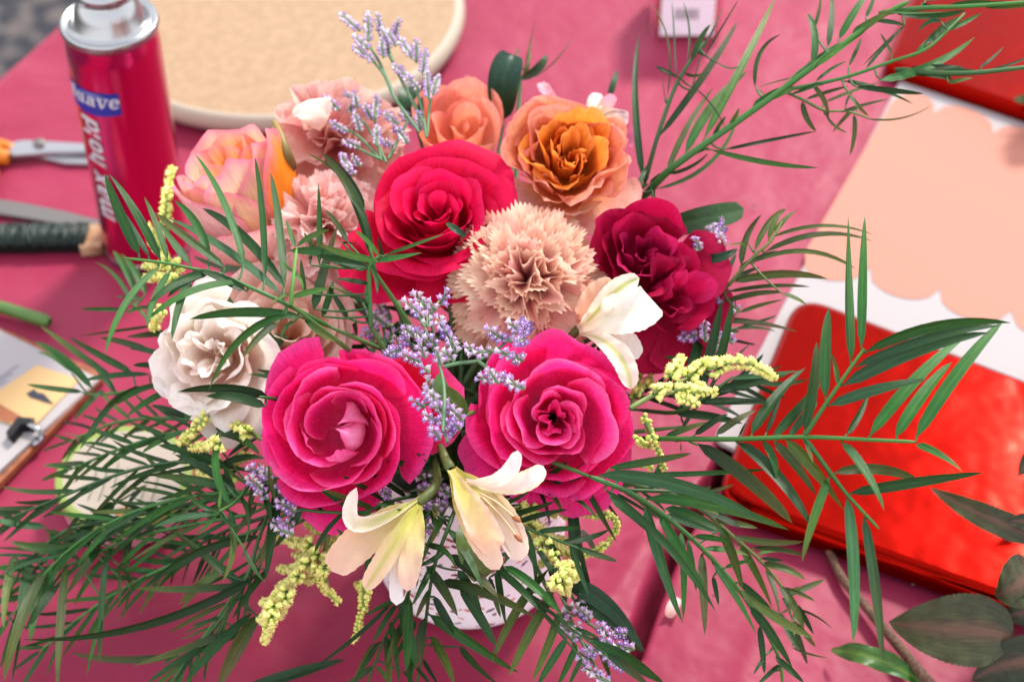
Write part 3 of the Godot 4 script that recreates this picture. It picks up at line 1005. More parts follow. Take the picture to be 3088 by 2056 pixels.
	for k in 3:
		var y := 842 + 18 * k
		part("printed_line", flat_sheet([pv(-20 - 22 * k, y + 34, 0.0088) + bo, pv(40 - 14 * k, y - 4, 0.0088) + bo, pv(44 - 14 * k, y - 1, 0.0088) + bo, pv(-16 - 22 * k, y + 38, 0.0088) + bo], 0.0090), M.grey_print, cb)
	var bcl := part("binder_clip", slab([pv(14, 998, 0.012) + bo, pv(40, 963, 0.012) + bo, pv(80, 966, 0.012) + bo, pv(78, 984, 0.012) + bo, pv(52, 984, 0.012) + bo, pv(30, 1012, 0.012) + bo], 0.0089, 0.0150, 0.002), M.black_metal, cb)
	part("lever", tube([pv(60, 975, 0.013) + bo, pv(84, 985, 0.013) + bo, pv(98, 1002, 0.009) + bo, pv(84, 1018, 0.006) + bo, pv(72, 1016, 0.006) + bo], 0.0016, 0.0016, Color.WHITE, Color.WHITE, 8, 16), M.silver, bcl)
	part("lever", slab([pv(78, 1003, 0.008) + bo, pv(102, 996, 0.008) + bo, pv(100, 1010, 0.008) + bo, pv(76, 1026, 0.008) + bo], 0.0062, 0.0085, 0.0008), M.silver, bcl)

	# round tin
	var t0 := pv(284, 1092, 0.022)
	var tin := thing("round_tin", "round pink tin with a lime rimmed lid under the ferns", "tin", Vector3(t0.x, 0.0015, t0.z))
	part("side", lathe([Vector2(0.0005, 0.0), Vector2(0.033, 0.0), Vector2(0.0345, 0.002), Vector2(0.0345, 0.016)], 48), M.tin_pink, tin)
	var lid := part("lid", lathe([Vector2(0.0345, 0.0145), Vector2(0.036, 0.0148), Vector2(0.0363, 0.0195), Vector2(0.035, 0.0212), Vector2(0.0318, 0.0208)], 64), M.lime, tin)
	part("picture", lathe([Vector2(0.0318, 0.0208), Vector2(0.02, 0.0206), Vector2(0.0004, 0.0206)], 48), M.tin_white, lid)
	for k in 7:
		var x := -0.016 + 0.0055 * k
		var y2 := 0.004 + 0.006 * ((k * 37) % 5) / 5.0
		part("drawn_stalk", tube([Vector3(x, 0.0212, 0.018), Vector3(x + 0.0015, 0.0212, 0.006), Vector3(x + 0.001, 0.0212, -y2)], 0.0005, 0.0003, Color.WHITE, Color.WHITE, 4, 5), M.print_green, lid)
	var fl := []
	for i in 12:
		var a := TAU * i / 12
		fl.append(Vector3(0.004 + cos(a) * (0.0035 + 0.0012 * (i % 2)), 0, 0.0265 + sin(a) * (0.0028 + 0.001 * (i % 2))))
	part("drawn_flower", flat_sheet(fl, 0.0214), M.print_orange, lid)

	# candle in a glass cube
	var g0 := pv(1572, 48, 0.0)
	var gc := thing("glass_candle", "square glass candle holder with a white barcode label", "candle", Vector3(g0.x, 0.0015, g0.z))
	var hw := 0.0245
	var cube := []
	for q in [[-1, -1], [1, -1], [1, 1], [-1, 1]]:
		cube.append(Vector3(q[0] * hw, 0, q[1] * hw))
	var cube_r := ring_poly(cube, 0.004, 4)
	part("holder", slab(cube_r, 0.0, 0.047, 0.0015), M.glass, gc)
	part("wax", slab(ring_poly([Vector3(-0.0215, 0, -0.0215), Vector3(0.0215, 0, -0.0215), Vector3(0.0215, 0, 0.0215), Vector3(-0.0215, 0, 0.0215)], 0.003, 3), 0.004, 0.035, 0.001), M.wax, gc)
	var lb := BoxMesh.new()
	lb.size = Vector3(0.037, 0.032, 0.0004)
	var lbo := part("label", lb, M.label_paper, gc)
	lbo.position = Vector3(0, 0.0195, 0.0248)
	for k in 11:
		var bar := BoxMesh.new()
		bar.size = Vector3([0.0004, 0.0009, 0.0006][(k * 7) % 3], 0.009, 0.0001)
		var bo2 := part("bar", bar, M.black_metal, lbo)
		bo2.position = Vector3(-0.0085 + 0.0015 * k, 0.0015, 0.00028)
	part("gold_rim", tube([Vector3(-hw, 0.0478, hw), Vector3(0, 0.0478, hw), Vector3(hw, 0.0478, hw)], 0.0012, 0.0012, Color.WHITE, Color.WHITE, 6, 6), M.gold, gc)

	# scalloped card
	var pc := pv(2000, 480, 0)
	var cd := thing("scalloped_card", "white card printed with a large peach scalloped shape", "card", Vector3(pc.x, 0.0, pc.z))
	var co := -cd.position
	var A := pv(2080, 166, 0.004)
	var B := pv(2560, 346, 0.004)
	var D := pv(1640, 1010, 0.004)
	var Cc := B + (D - A)
	part("sheet", slab(ring_poly([A + co, B + co, Cc + co, D + co], 0.006), 0.0014, 0.0040, 0.0005, 1), M.paper, cd)
	var pr := []
	var l0 := pv(2048, 258, 0.004)
	var cusps := [pv(2050, 238, 0.004), pv(2148, 262, 0.004), pv(2284, 308, 0.004), pv(2425, 360, 0.004), pv(2560, 420, 0.004)]
	for k in 4:
		for i in 10:
			var t := i / 10.0
			var q: Vector3 = cusps[k].lerp(cusps[k + 1], t)
			var out := (A - D).normalized()
			pr.append(q + out * 0.017 * sqrt(maxf(0.0, 1.0 - pow(2 * t - 1, 2))) + co)
	var low := [pv(2560, 790, 0.004), pv(2326, 714, 0.004), pv(2162, 664, 0.004), pv(2002, 615, 0.004), pv(1849, 590, 0.004)]
	for k in 4:
		for i in 10:
			var t := i / 10.0
			var q: Vector3 = low[k].lerp(low[k + 1], t)
			pr.append(q - (A - D).normalized() * 0.018 * sqrt(maxf(0.0, 1.0 - pow(2 * t - 1, 2))) + co)
	pr.append(pv(1852, 580, 0.004) + co)
	part("scalloped_print", flat_sheet(pr, 0.0044), M.peach_print, cd)

	# foil boxes
	var f1 := pv(2050, 1000, 0)
	var fb := thing("foil_box", "red foil box lying over the card's lower edge", "gift box", Vector3(f1.x, 0.0, f1.z), "red foil boxes")
	var fo := -fb.position
	part("body", slab(ring_poly([pv(1835, 668, 0.016) + fo, pv(2600, 960, 0.016) + fo, pv(2420, 1420, 0.016) + fo, pv(1640, 1142, 0.016) + fo], 0.022, 8), 0.0045, 0.0165, 0.006, 5, 0.0), M.foil, fb)
	var f2 := pv(2300, 100, 0)
	var fc := thing("foil_box", "red foil box behind the scalloped card, top right", "gift box", Vector3(f2.x, 0.0, f2.z), "red foil boxes")
	fo = -fc.position
	part("body", slab(ring_poly([pv(2120, -80, 0.012) + fo, pv(2700, 60, 0.012) + fo, pv(2600, 340, 0.012) + fo, pv(2030, 150, 0.012) + fo], 0.012, 6), 0.0014, 0.014, 0.006, 4, 0.0), M.foil, fc)

	# spilled petal, specks
	tile = Vector2(1910, 1272)
	var pe := thing("loose_petal", "small white petal lying on the tablecloth", "petal", at(235, 1120, 0.002))
	part("petal", blade([at(270, 1060, 0.003) - pe.position, at(250, 1090, 0.006) - pe.position, at(225, 1140, 0.006) - pe.position, at(215, 1180, 0.002) - pe.position], Vector3(0, 1, 0.3), {"w": 0.0062, "base": srgb(250, 230, 228), "tip": srgb(248, 205, 190), "cup": 0.5, "a": 0.4, "b": 0.4}), M.petal, pe)

	# crumbs from the flowers
	tile = Vector2.ZERO
	var bits := [["brown crumb on the cloth right of the beige board", 2990, 485, 26, "bit"], ["green crumb on the cloth below the round tin", 1695, 2730, 20, "bit"], ["tiny pale crumb near the red box's lower edge", 5510, 3530, 16, "bit"], ["dark crumb above the broad green leaf at right", 4550, 1250, 16, "bit"], ["white crumb beside the board's lower right rim", 2820, 480, 16, "bit"], ["brown crumb below the vase's left side", 1500, 3660, 18, "bit"], ["pale crumb right of the dark cloth crease", 4320, 3560, 14, "bit"]]
	for b in bits:
		var c5 := at(b[1] * 0.9996, b[2] * 0.9996, 0.0012)
		var cr := thing("flower_crumb", b[0], "crumb", c5, "crumbs on the tablecloth")
		var gg: float = grain(c5) * b[3]
		part("scrap", blade([Vector3(-gg, 0.0004, 0), Vector3(-gg * 0.3, 0.0012, gg * 0.4), Vector3(gg * 0.4, 0.0016, -gg * 0.2), Vector3(gg, 0.0006, 0)], Vector3.UP, {"w": gg * 1.1, "nv": 6, "nu": 3, "cup": 0.5, "base": [Color(0.10, 0.06, 0.04), Color(0.08, 0.12, 0.05), Color(0.6, 0.45, 0.35), Color(0.12, 0.03, 0.04), Color(0.7, 0.6, 0.55), Color(0.15, 0.1, 0.06), Color(0.65, 0.5, 0.4)][bits.find(b)]}), M.leaf, cr)

	# rose leaves at lower right
	tile = Vector2(1910, 1272)
	var br := thing("rose_cutting", "brown rose twig with broad serrated leaves, lower right", "cutting", at(1260, 900, 0.003))
	var ro := -br.position
	part("twig", tube([at(920, 610, 0.006) + ro, at(1080, 660, 0.005) + ro, at(1170, 760, 0.005) + ro, at(1260, 940, 0.005) + ro, at(1400, 1110, 0.006) + ro, at(1600, 1350, 0.008) + ro, at(1800, 1590, 0.012) + ro, at(1960, 1800, 0.014) + ro], 0.0018, 0.0031, Color.WHITE, Color.WHITE, 8, 30), M.twig, br)
	part("side_twig", tube([at(1150, 690, 0.005) + ro, at(1230, 735, 0.005) + ro, at(1330, 790, 0.004) + ro], 0.0016, 0.0009, Color.WHITE, Color.WHITE, 6, 8), M.twig, br)
	part("side_twig", tube([at(1270, 780, 0.003) + ro, at(1240, 820, 0.003) + ro], 0.0007, 0.0005, Color.WHITE, Color.WHITE, 5, 4), M.twig, br)
	var lv := {"nv": 44, "nu": 14, "a": 0.6, "b": 0.85, "tooth": 0.014, "cup": 0.12, "wave": 0.07, "freq": 26.0, "base": Color(0.040, 0.044, 0.020), "tip": Color(0.060, 0.062, 0.020), "rib": Color(0.11, 0.05, 0.035, 0.8)}
	var spines := [[[2290, 1300, .028, 2100, 1230, .036, 1850, 1270, .036, 1540, 1205, .026], 440], [[2440, 860, .032, 2380, 950, .042, 2300, 1020, .042, 2180, 1045, .034], 330], [[2480, 720, .034, 2300, 640, .046, 2060, 560, .046, 1790, 395, .040], 170], [[2700, 1150, .03, 2560, 1130, .036, 2420, 1120, .036, 2230, 1180, .028], 280], [[2560, 1500, .016, 2440, 1440, .026, 2280, 1400, .026, 2040, 1560, .012], 330], [[2560, 200, .04, 2470, 170, .05, 2380, 220, .05, 2320, 330, .044], 150], [[2800, 1450, .012, 2640, 1380, .03, 2450, 1330, .03, 2300, 1500, .012], 360], [[2560, 640, .035, 2440, 600, .046, 2330, 590, .046, 2250, 600, .044], 120]]
	for s in spines:
		var k := []
		for i in 4:
			k.append(at(s[0][i * 3], s[0][i * 3 + 1], s[0][i * 3 + 2]) + ro)
		var g := lv.duplicate()
		g.w = s[1] * grain(k[1] - ro)
		if s[0][0] > 2500:
			g.base = Color(0.018, 0.024, 0.012)
			g.tip = Color(0.025, 0.032, 0.014)
		part("leaf", blade(k, Vector3(rng.randf_range(-0.15, 0.15), 0.8, 0.6), g), M.leaf, br)
		part("leaf_stalk", tube([k[0], k[0] + (k[0] - k[1]) * 0.4 + Vector3(0, -0.004, 0), at(2700, 1500, 0.01) + ro], 0.0011, 0.0013, Color(0.16, 0.07, 0.05), Color(0.16, 0.08, 0.05), 6, 8), M.stem, br)
	var yl := thing("loose_leaf", "yellow green wavy leaf on the cloth by the twig", "leaf", at(1450, 1450, 0.004))
	part("blade", blade([at(1190, 1370, 0.006) - yl.position, at(1330, 1390, 0.018) - yl.position, at(1520, 1400, 0.016) - yl.position, at(1760, 1590, 0.004) - yl.position], Vector3(0.1, 0.9, 0.5), {"w": 130 * grain(yl.position), "nv": 22, "nu": 8, "a": 0.7, "b": 0.6, "wave": 0.35, "freq": 16.0, "vee": 0.2, "base": Color(0.06, 0.12, 0.02), "tip": Color(0.035, 0.13, 0.02), "rib": Color(0.12, 0.2, 0.04, 0.7)}), M.leaf, yl)
	tile = Vector2(0, 1272)
	var dl := thing("loose_leaf", "long dark leaf on the cloth at the bottom edge", "leaf", at(1850, 1480, 0.003))
	part("blade", blade([at(1480, 1600, 0.003) - dl.position, at(1640, 1560, 0.012) - dl.position, at(1880, 1480, 0.012) - dl.position, at(2080, 1430, 0.003) - dl.position], Vector3(0, 0.9, 0.5), {"w": 70 * grain(dl.position), "nv": 16, "nu": 4, "vee": 0.3, "base": Color(0.015, 0.045, 0.018), "tip": Color(0.02, 0.06, 0.02)}), M.leaf, dl)
	# flower head at the right edge
	rose("loose_rose", "hot pink rose head cut off at the right edge", pv(2420, 215, 0.03), Vector3(0.2, 0.8, 0.5), 0.026, {"n": 20, "base": srgb(235, 225, 190), "mid": srgb(225, 35, 110), "edge": srgb(235, 50, 140), "spin": 1.0, "rooted": false})

func bent_text(text: String, font: String, weight: int, italic: bool, size: float, r: float, a: float, y: float, upwards: bool) -> ArrayMesh:
	var f := SystemFont.new()
	f.font_names = PackedStringArray([font])
	f.font_weight = weight
	f.font_italic = italic
	var tm := TextMesh.new()
	tm.font = f
	tm.text = text
	tm.font_size = 64
	tm.pixel_size = size / 64.0
	tm.depth = 0.0004
	tm.curve_step = 1.5
	tm.horizontal_alignment = HORIZONTAL_ALIGNMENT_LEFT
	tm.vertical_alignment = VERTICAL_ALIGNMENT_BOTTOM
	var out := ArrayMesh.new()
	for s in tm.get_surface_count():
		var arr := tm.surface_get_arrays(s)
		var v: PackedVector3Array = arr[Mesh.ARRAY_VERTEX]
		var n: PackedVector3Array = arr[Mesh.ARRAY_NORMAL]
		for i in v.size():
			var q := v[i]
			if italic:
				q.x += q.y * 0.16
			var ang := a - q.x / r if not upwards else a + q.y / r
			var hh := y + (q.y if not upwards else q.x)
			var rr := r + q.z
			v[i] = Vector3(cos(ang) * rr, hh, sin(ang) * rr)
			var rad := Vector3(cos(ang), 0, sin(ang))
			n[i] = rad if absf(n[i].z) > 0.5 else n[i]
		arr[Mesh.ARRAY_VERTEX] = v
		arr[Mesh.ARRAY_NORMAL] = n
		out.add_surface_from_arrays(Mesh.PRIMITIVE_TRIANGLES, arr)
	return out

func vase() -> void:
	var o := thing("flower_vase", "white round vase speckled with pink and brown flecks", "vase", vase_at + Vector3(0, 0.0015, 0))
	part("body", lathe(even([Vector2(0.0005, 0.0005), Vector2(0.040, 0.0), Vector2(0.0445, 0.0015), Vector2(0.0472, 0.006), Vector2(0.0484, 0.016), Vector2(0.0492, 0.04), Vector2(0.0498, 0.075), Vector2(0.0500, 0.098), Vector2(0.0492, 0.1005), Vector2(0.0475, 0.1005), Vector2(0.0465, 0.098), Vector2(0.0455, 0.05), Vector2(0.044, 0.012), Vector2(0.0005, 0.010)], 64), 72), M.vase, o)
	part("foam", lathe([Vector2(0.0005, 0.012), Vector2(0.042, 0.014), Vector2(0.0445, 0.07), Vector2(0.040, 0.082), Vector2(0.0005, 0.084)], 32, Color(0.02, 0.05, 0.02)), M.stem, o)

func flowers() -> void:
	var hot := {"base": srgb(255, 84, 150), "mid": srgb(255, 54, 148), "edge": srgb(255, 120, 184), "mid_outer": srgb(255, 42, 136), "edge_outer": srgb(255, 84, 164), "rim": 0.86, "edge_share": 0.8}
	# two hot pink roses in front
	tile = Vector2(0, 0)
	var o := hot.duplicate()
	o.merge({"n": 15, "hole": 0.36, "spread": 0.74, "core": 0.50, "high": 0.52, "low": 0.16, "curl": 0.24, "ruf": 0.16, "spin": 2.1, "turn": 1.3, "outer": 1.05, "wrap": 1.5, "wild": 0.07, "bulge": 1.3,
		"extra": [[0.7, 0.44, 0.36, 0.8, -0.24, -0.05, srgb(255, 170, 212)], [1.7, 0.48, 0.40, 0.6, -0.16, 0.0, srgb(254, 130, 190)], [-0.4, 0.42, 0.38, 0.6, -0.20, 0.0, srgb(255, 160, 206)], [3.0, 0.50, 0.40, 0.6, -0.12, 0.0, srgb(252, 100, 166)], [0.3, 0.34, 0.30, 0.5, -0.26, 0.0, srgb(255, 180, 216)], [-0.05, -0.08, 0.84, 0.62, 0.44, 0.2, srgb(232, 16, 60)], [1.9, -0.04, 0.84, 0.6, 0.14, 0.2]]})
	rose("rose", "left of the two hot pink roses in front, hollow pale centre", pv(780, 985, 0.150), Vector3(-0.04, 0.72, 0.65), 0.0415, o)
	o = hot.duplicate()
	o.merge({"n": 21, "hole": 0.15, "spread": 0.80, "core": 0.46, "high": 0.50, "low": 0.16, "curl": 0.24, "ruf": 0.18, "spin": 0.4, "outer": 1.0, "wrap": 1.3, "tip": 0.08, "wild": 0.10, "bulge": 1.3,
		"extra": [[2.7, 0.02, 0.84, 0.5, 0.16, 0.3], [1.3, 0.0, 0.86, 0.6, 0.16, 0.25], [0.3, 0.47, 0.22, 0.9, -0.10, 0.15], [1.9, 0.44, 0.16, 0.8, -0.06, 0.2], [-2.2, 0.46, 0.20, 0.9, -0.12, 0.2], [-0.8, 0.40, 0.10, 1.2, -0.04, 0.2], [2.9, 0.42, 0.08, 1.2, -0.02, 0.2]]})
	rose("rose", "right of the two hot pink roses in front, fuller petals", pv(1272, 962, 0.150), Vector3(0.03, 0.70, 0.68), 0.0405, o)
	# red rose
	o = {"base": srgb(238, 30, 80), "mid": srgb(236, 22, 86), "edge": srgb(240, 44, 112), "mid_outer": srgb(220, 14, 68), "edge_outer": srgb(230, 26, 92), "rim": 0.84, "n": 22, "hole": 0.05, "spread": 0.72, "core": 0.52, "high": 0.58, "low": 0.36, "flare": 0.12, "curl": 0.32, "ruf": 0.10, "spin": 1.2, "outer": 1.1, "tip": 0.10, "wild": 0.04, "bulge": 1.15,
		"extra": [[1.75, -0.75, 0.80, 0.66, 0.10, -0.10, srgb(236, 24, 84)], [2.7, 0.10, 0.95, 0.6, 0.3, 0.2], [1.2, 0.15, 0.95, 0.5, 0.2, 0.0]]}
	rose("rose", "large crimson red rose at the middle of the top", pv(1012, 512, 0.185), Vector3(-0.05, 0.93, 0.36), 0.0385, o)
	# orange rose
	o = {"base": srgb(255, 168, 44), "mid": srgb(255, 158, 62), "edge": srgb(255, 176, 104), "mid_outer": srgb(255, 176, 134), "edge_outer": srgb(255, 166, 172), "edge_share": 0.6, "rim": 0.86, "n": 34, "hole": 0.05, "spread": 0.72, "core": 0.60, "high": 0.58, "low": 0.40, "flare": 0.08, "curl": 0.20, "ruf": 0.46, "spin": 0.2, "wild": 0.10, "wrap": 1.1, "outer": 0.85,
		"extra": [[1.6, 0.28, 0.74, 0.6, 0.12, -0.05, srgb(255, 236, 200)], [2.5, 0.22, 0.90, 0.62, 0.16, 0.0, srgb(250, 214, 218)], [0.9, 0.0, 0.92, 0.62, 0.2, 0.1, srgb(255, 200, 184)], [1.9, -0.2, 0.9, 0.6, 0.1, 0.0, srgb(252, 196, 184)]]}
	rose("rose", "ruffled orange rose with pink petal edges, upper right", pv(1306, 375, 0.197), Vector3(0.06, 0.82, 0.45), 0.0345, o)
	# orange and cream rose at left, cup shaped
	o = {"base": srgb(255, 176, 40), "mid": srgb(255, 190, 100), "edge": srgb(250, 150, 160), "mid_outer": srgb(254, 214, 170), "edge_outer": srgb(248, 140, 176), "edge_share": 0.85, "rim": 0.86, "n": 13, "hole": 0.08, "spread": 0.56, "core": 1.0, "high": 1.05, "low": 0.98, "flare": -0.02, "curl": 0.12, "ruf": 0.12, "spin": 0.9, "bulge": 1.35, "wild": 0.03, "outer": 1.15,
		"extra": [[1.35, 1.08, 0.62, 1.0, -0.06, 0.06, srgb(255, 226, 190)], [0.3, 1.0, 0.64, 0.9, -0.04, 0.06, srgb(255, 150, 46)], [2.6, 0.98, 0.66, 0.95, -0.02, 0.14, srgb(253, 208, 204)], [1.95, 0.5, 0.82, 0.85, 0.06, 0.12, srgb(252, 196, 190)]]}
	rose("rose", "cream and orange rose with pink rims behind left ferns", pv(598, 500, 0.160), Vector3(-0.34, 0.90, -0.08), 0.0430, o)
	# blush white rose
	o = {"pale": true, "base": srgb(255, 214, 194), "mid": srgb(255, 236, 224), "edge": srgb(255, 250, 244), "mid_outer": srgb(255, 246, 236), "edge_outer": srgb(255, 251, 246), "edge_share": 0.8, "n": 24, "hole": 0.06, "spread": 0.68, "core": 0.50, "high": 0.50, "low": 0.24, "flare": 0.06, "curl": 0.24, "ruf": 0.40, "spin": 0.3, "outer": 0.9, "wrap": 1.0, "wild": 0.12, "bulge": 1.3, "extra": [[1.6, -0.05, 0.84, 0.6, 0.16, 0.2]]}
	rose("rose", "white blush rose at the left, half behind fern leaves", pv(500, 815, 0.150), Vector3(-0.10, 0.74, 0.62), 0.0385, o)
	# peach rose between white and pink
	o = {"base": srgb(255, 200, 160), "mid": srgb(253, 218, 196), "edge": srgb(250, 218, 208), "mid_outer": srgb(252, 214, 198), "edge_outer": srgb(252, 220, 212), "n": 14, "spread": 0.80, "core": 0.45, "high": 0.50, "low": 0.25, "flare": 0.1, "curl": 0.22, "ruf": 0.14, "spin": 2.6, "outer": 1.15}
	rose("rose", "peach rose mostly hidden between white rose and left pink rose", pv(668, 765, 0.137), Vector3(0.1, 0.85, 0.45), 0.035, o)
	# coral rose behind the red one
	o = {"base": srgb(254, 165, 105), "mid": srgb(254, 176, 136), "edge": srgb(252, 172, 160), "mid_outer": srgb(253, 168, 138), "edge_outer": srgb(252, 166, 158), "n": 8, "spread": 0.70, "core": 0.5, "high": 0.7, "low": 0.6, "flare": 0.06, "curl": 0.10, "ruf": 0.08, "spin": 0.0, "outer": 1.2,
		"extra": [[-1.2, 0.75, 0.72, 1.0, 0.12, 0.05], [-2.2, 0.7, 0.75, 0.9, 0.12, 0.05]]}
	rose("rose", "coral rose with two round petals behind the red rose", pv(1065, 330, 0.165), Vector3(0.0, 0.95, 0.1), 0.029, o)
	# magenta spray roses
	o = {"base": srgb(180, 20, 66), "mid": srgb(190, 24, 84), "edge": srgb(208, 44, 112), "mid_outer": srgb(174, 16, 64), "edge_outer": srgb(192, 28, 84), "n": 13, "hole": 0.08, "spread": 0.66, "core": 0.66, "high": 0.72, "low": 0.46, "flare": 0.12, "curl": 0.26, "ruf": 0.36, "spin": 0.0, "outer": 0.95, "wild": 0.12, "wrap": 1.1,
		"extra": [[0.15, 0.0, 1.05, 0.6, 0.45, 0.2], [-1.3, 0.8, 0.74, 0.9, 0.1, 0.0], [2.9, 0.2, 0.95, 0.6, 0.3, 0.2], [0.7, -0.1, 1.0, 0.6, 0.4, 0.1]]}
	rose("rose", "upper of the two dark magenta roses at the right", pv(1474, 596, 0.178), Vector3(0.08, 0.84, 0.45), 0.0270, o)
	o = o.duplicate()
	o.spin = 1.8
	o.mid = srgb(182, 20, 68)
	o.n = 9
	o.wild = 0.2
	o.extra = [[0.9, -0.35, 1.0, 0.7, 0.35, -0.1], [1.9, -0.5, 1.05, 0.8, 0.3, 0.0], [0.0, 0.0, 1.0, 0.6, 0.3, 0.1], [1.5, -0.9, 1.1, 0.8, 0.1, 0.0]]
	rose("rose", "lower of the two dark magenta roses, facing right", pv(1535, 685, 0.168), Vector3(0.36, 0.76, 0.50), 0.0265, o)
	# carnations
	var co := {"base": srgb(232, 128, 132), "mid": srgb(246, 184, 176), "outer": srgb(250, 194, 168), "edge": srgb(252, 226, 198), "blush": srgb(236, 140, 150), "n": 72}
	carnation("carnation", "large peach carnation with serrated cream edges, at the centre", pv(1212, 650, 0.172), Vector3(0.05, 0.78, 0.60), 0.0338, co)
	co = {"base": srgb(250, 160, 150), "mid": srgb(253, 200, 190), "outer": srgb(253, 206, 194), "edge": srgb(254, 226, 220), "blush": srgb(250, 170, 166), "n": 46, "tooth": 0.025}
	carnation("carnation", "salmon pink carnation left of the red rose", pv(745, 525, 0.165), Vector3(-0.05, 0.85, 0.5), 0.0285, co)
	co = {"base": srgb(220, 125, 125), "mid": srgb(242, 176, 166), "outer": srgb(244, 184, 168), "edge": srgb(248, 214, 200), "blush": srgb(226, 134, 144), "n": 26, "tooth": 0.015, "width": 0.62, "open": 1.6}
	carnation("carnation", "dusty rose carnation with loose petals in front of the board", pv(770, 330, 0.172), Vector3(-0.1, 0.85, 0.35), 0.034, co)
	# pale petal standing on the dusty carnation
	tile = Vector2(0, 0)
	var pp := thing("loose_petal", "cream fan shaped petal beside the dusty rose carnation", "petal", at(1900, 770, 0.195))
	part("petal", blade([at(1930, 790, 0.195) - pp.position, at(1920, 740, 0.203) - pp.position, at(1900, 680, 0.206) - pp.position, at(1860, 600, 0.205) - pp.position], Vector3(0.2, 0.6, 0.8), {"w": 0.020, "nv": 18, "nu": 12, "a": 1.1, "b": 0.25, "wave": 0.25, "freq": 12.0, "tooth": 0.05, "base": srgb(240, 190, 170), "tip": srgb(252, 236, 222)}), M.petal, pp)
	# brown drying spike among the left petals
	var dw := thing("dried_bud", "dry olive brown bud between the orange rose and carnation", "dried bud", at(1700, 860, 0.19))
	part("body", tube([at(1740, 1010, 0.186) - dw.position, at(1720, 930, 0.197) - dw.position, at(1690, 820, 0.202) - dw.position, at(1650, 725, 0.203) - dw.position], 0.0045, 0.0010, Color(0.10, 0.05, 0.015), Color(0.26, 0.19, 0.03), 9, 16), M.stem, dw)

	# alstroemerias
	tile = Vector2(955, 1272)
	var cream := srgb(246, 226, 208)
	var blush := srgb(244, 205, 190)
	var green := srgb(190, 195, 95)
	lily("pale alstroemeria trumpet hanging under the left pink rose", [[690, 190, .135], [722, 290, .137], [715, 390, .139], [610, 490, .139]], [
		[[625, 455, .140, 400, 600, .146, 90, 760, .140, 240, 395, .152], 99, {"base": green, "tip": srgb(246, 232, 220), "edge": srgb(250, 240, 232, ), "cup": 0.6}],
		[[620, 480, .138, 480, 560, .146, 250, 700, .136, 90, 900, .124], 219, {"base": srgb(215, 205, 120), "tip": srgb(247, 208, 184), "streak": 0.5, "b": 0.35}],
		[[615, 500, .140, 520, 640, .150, 400, 850, .142, 290, 1010, .130], 126, {"base": green, "tip": srgb(247, 212, 184), "rib": Color(0.55, 0.55, 0.12, 0.75)}],
		[[625, 500, .138, 610, 640, .143, 560, 820, .138, 545, 1020, .126], 139, {"base": srgb(210, 205, 110), "tip": srgb(246, 212, 192)}],
		[[600, 560, .132, 560, 700, .136, 500, 900, .130, 480, 1105, .120], 126, {"base": srgb(240, 230, 190), "tip": srgb(250, 248, 248), "streak": 0.85}],
	])
	lily("pale alstroemeria trumpet hanging below the right pink rose", [[735, 130, .140], [760, 180, .146], [780, 230, .148], [810, 285, .148]], [
		[[805, 290, .150, 870, 500, .160, 950, 640, .154, 1100, 890, .136], 153, {"base": srgb(190, 190, 80), "tip": srgb(247, 216, 194), "b": 0.4}],
		[[815, 290, .152, 900, 480, .164, 1010, 640, .158, 1075, 770, .142], 186, {"base": srgb(215, 205, 110), "tip": srgb(248, 212, 176), "edge": srgb(244, 205, 190), "b": 0.4}],
		[[830, 285, .150, 1020, 420, .160, 1150, 560, .152, 1235, 835, .134], 179, {"base": srgb(205, 205, 100), "tip": srgb(250, 230, 214), "streak": 0.4, "b": 0.4}],
		[[900, 350, .158, 1080, 390, .172, 1180, 340, .180, 1212, 172, .186], 99, {"base": srgb(245, 225, 200), "tip": srgb(253, 246, 242)}],
		[[920, 365, .156, 1100, 400, .168, 1290, 400, .176, 1365, 265, .176], 126, {"base": srgb(245, 225, 205), "tip": srgb(253, 246, 240), "edge": srgb(235, 235, 190)}],
	], [[980, 430, .156, 1205, 585, .154], [990, 450, .154, 1215, 700, .146]])
	tile = Vector2(955, 636)
	lily("large white alstroemeria between the carnation and the magenta roses", [[1480, 800, .160], [1530, 760, .164], [1570, 720, .167], [1590, 705, .168]], [
		[[1580, 715, .170, 1720, 620, .190, 1880, 640, .192, 2035, 550, .186], 264, {"base": srgb(240, 232, 205), "tip": srgb(253, 250, 246), "rib": Color(0.62, 0.70, 0.42, 0.4), "streak": 0.18, "b": 0.4}],
		[[1590, 690, .172, 1700, 640, .190, 1760, 460, .196, 1945, 405, .196], 136, {"base": srgb(240, 220, 190), "tip": srgb(250, 240, 225), "rib": Color(0.45, 0.55, 0.12, 0.9)}],
		[[1590, 730, .166, 1740, 740, .178, 1850, 760, .178, 1940, 890, .170], 168, {"base": srgb(235, 228, 205), "tip": srgb(244, 240, 232)}],
		[[1600, 740, .170, 1760, 760, .188, 1880, 880, .188, 1895, 1075, .178], 136, {"base": srgb(238, 225, 205), "tip": srgb(250, 228, 215), "rib": Color(0.50, 0.60, 0.15, 0.8)}],
		[[1560, 690, .166, 1640, 600, .180, 1680, 520, .184, 1800, 440, .186], 192, {"base": srgb(238, 180, 150), "tip": srgb(248, 204, 172), "edge": srgb(248, 214, 190)}],
	])
	tile = Vector2(955, 0)
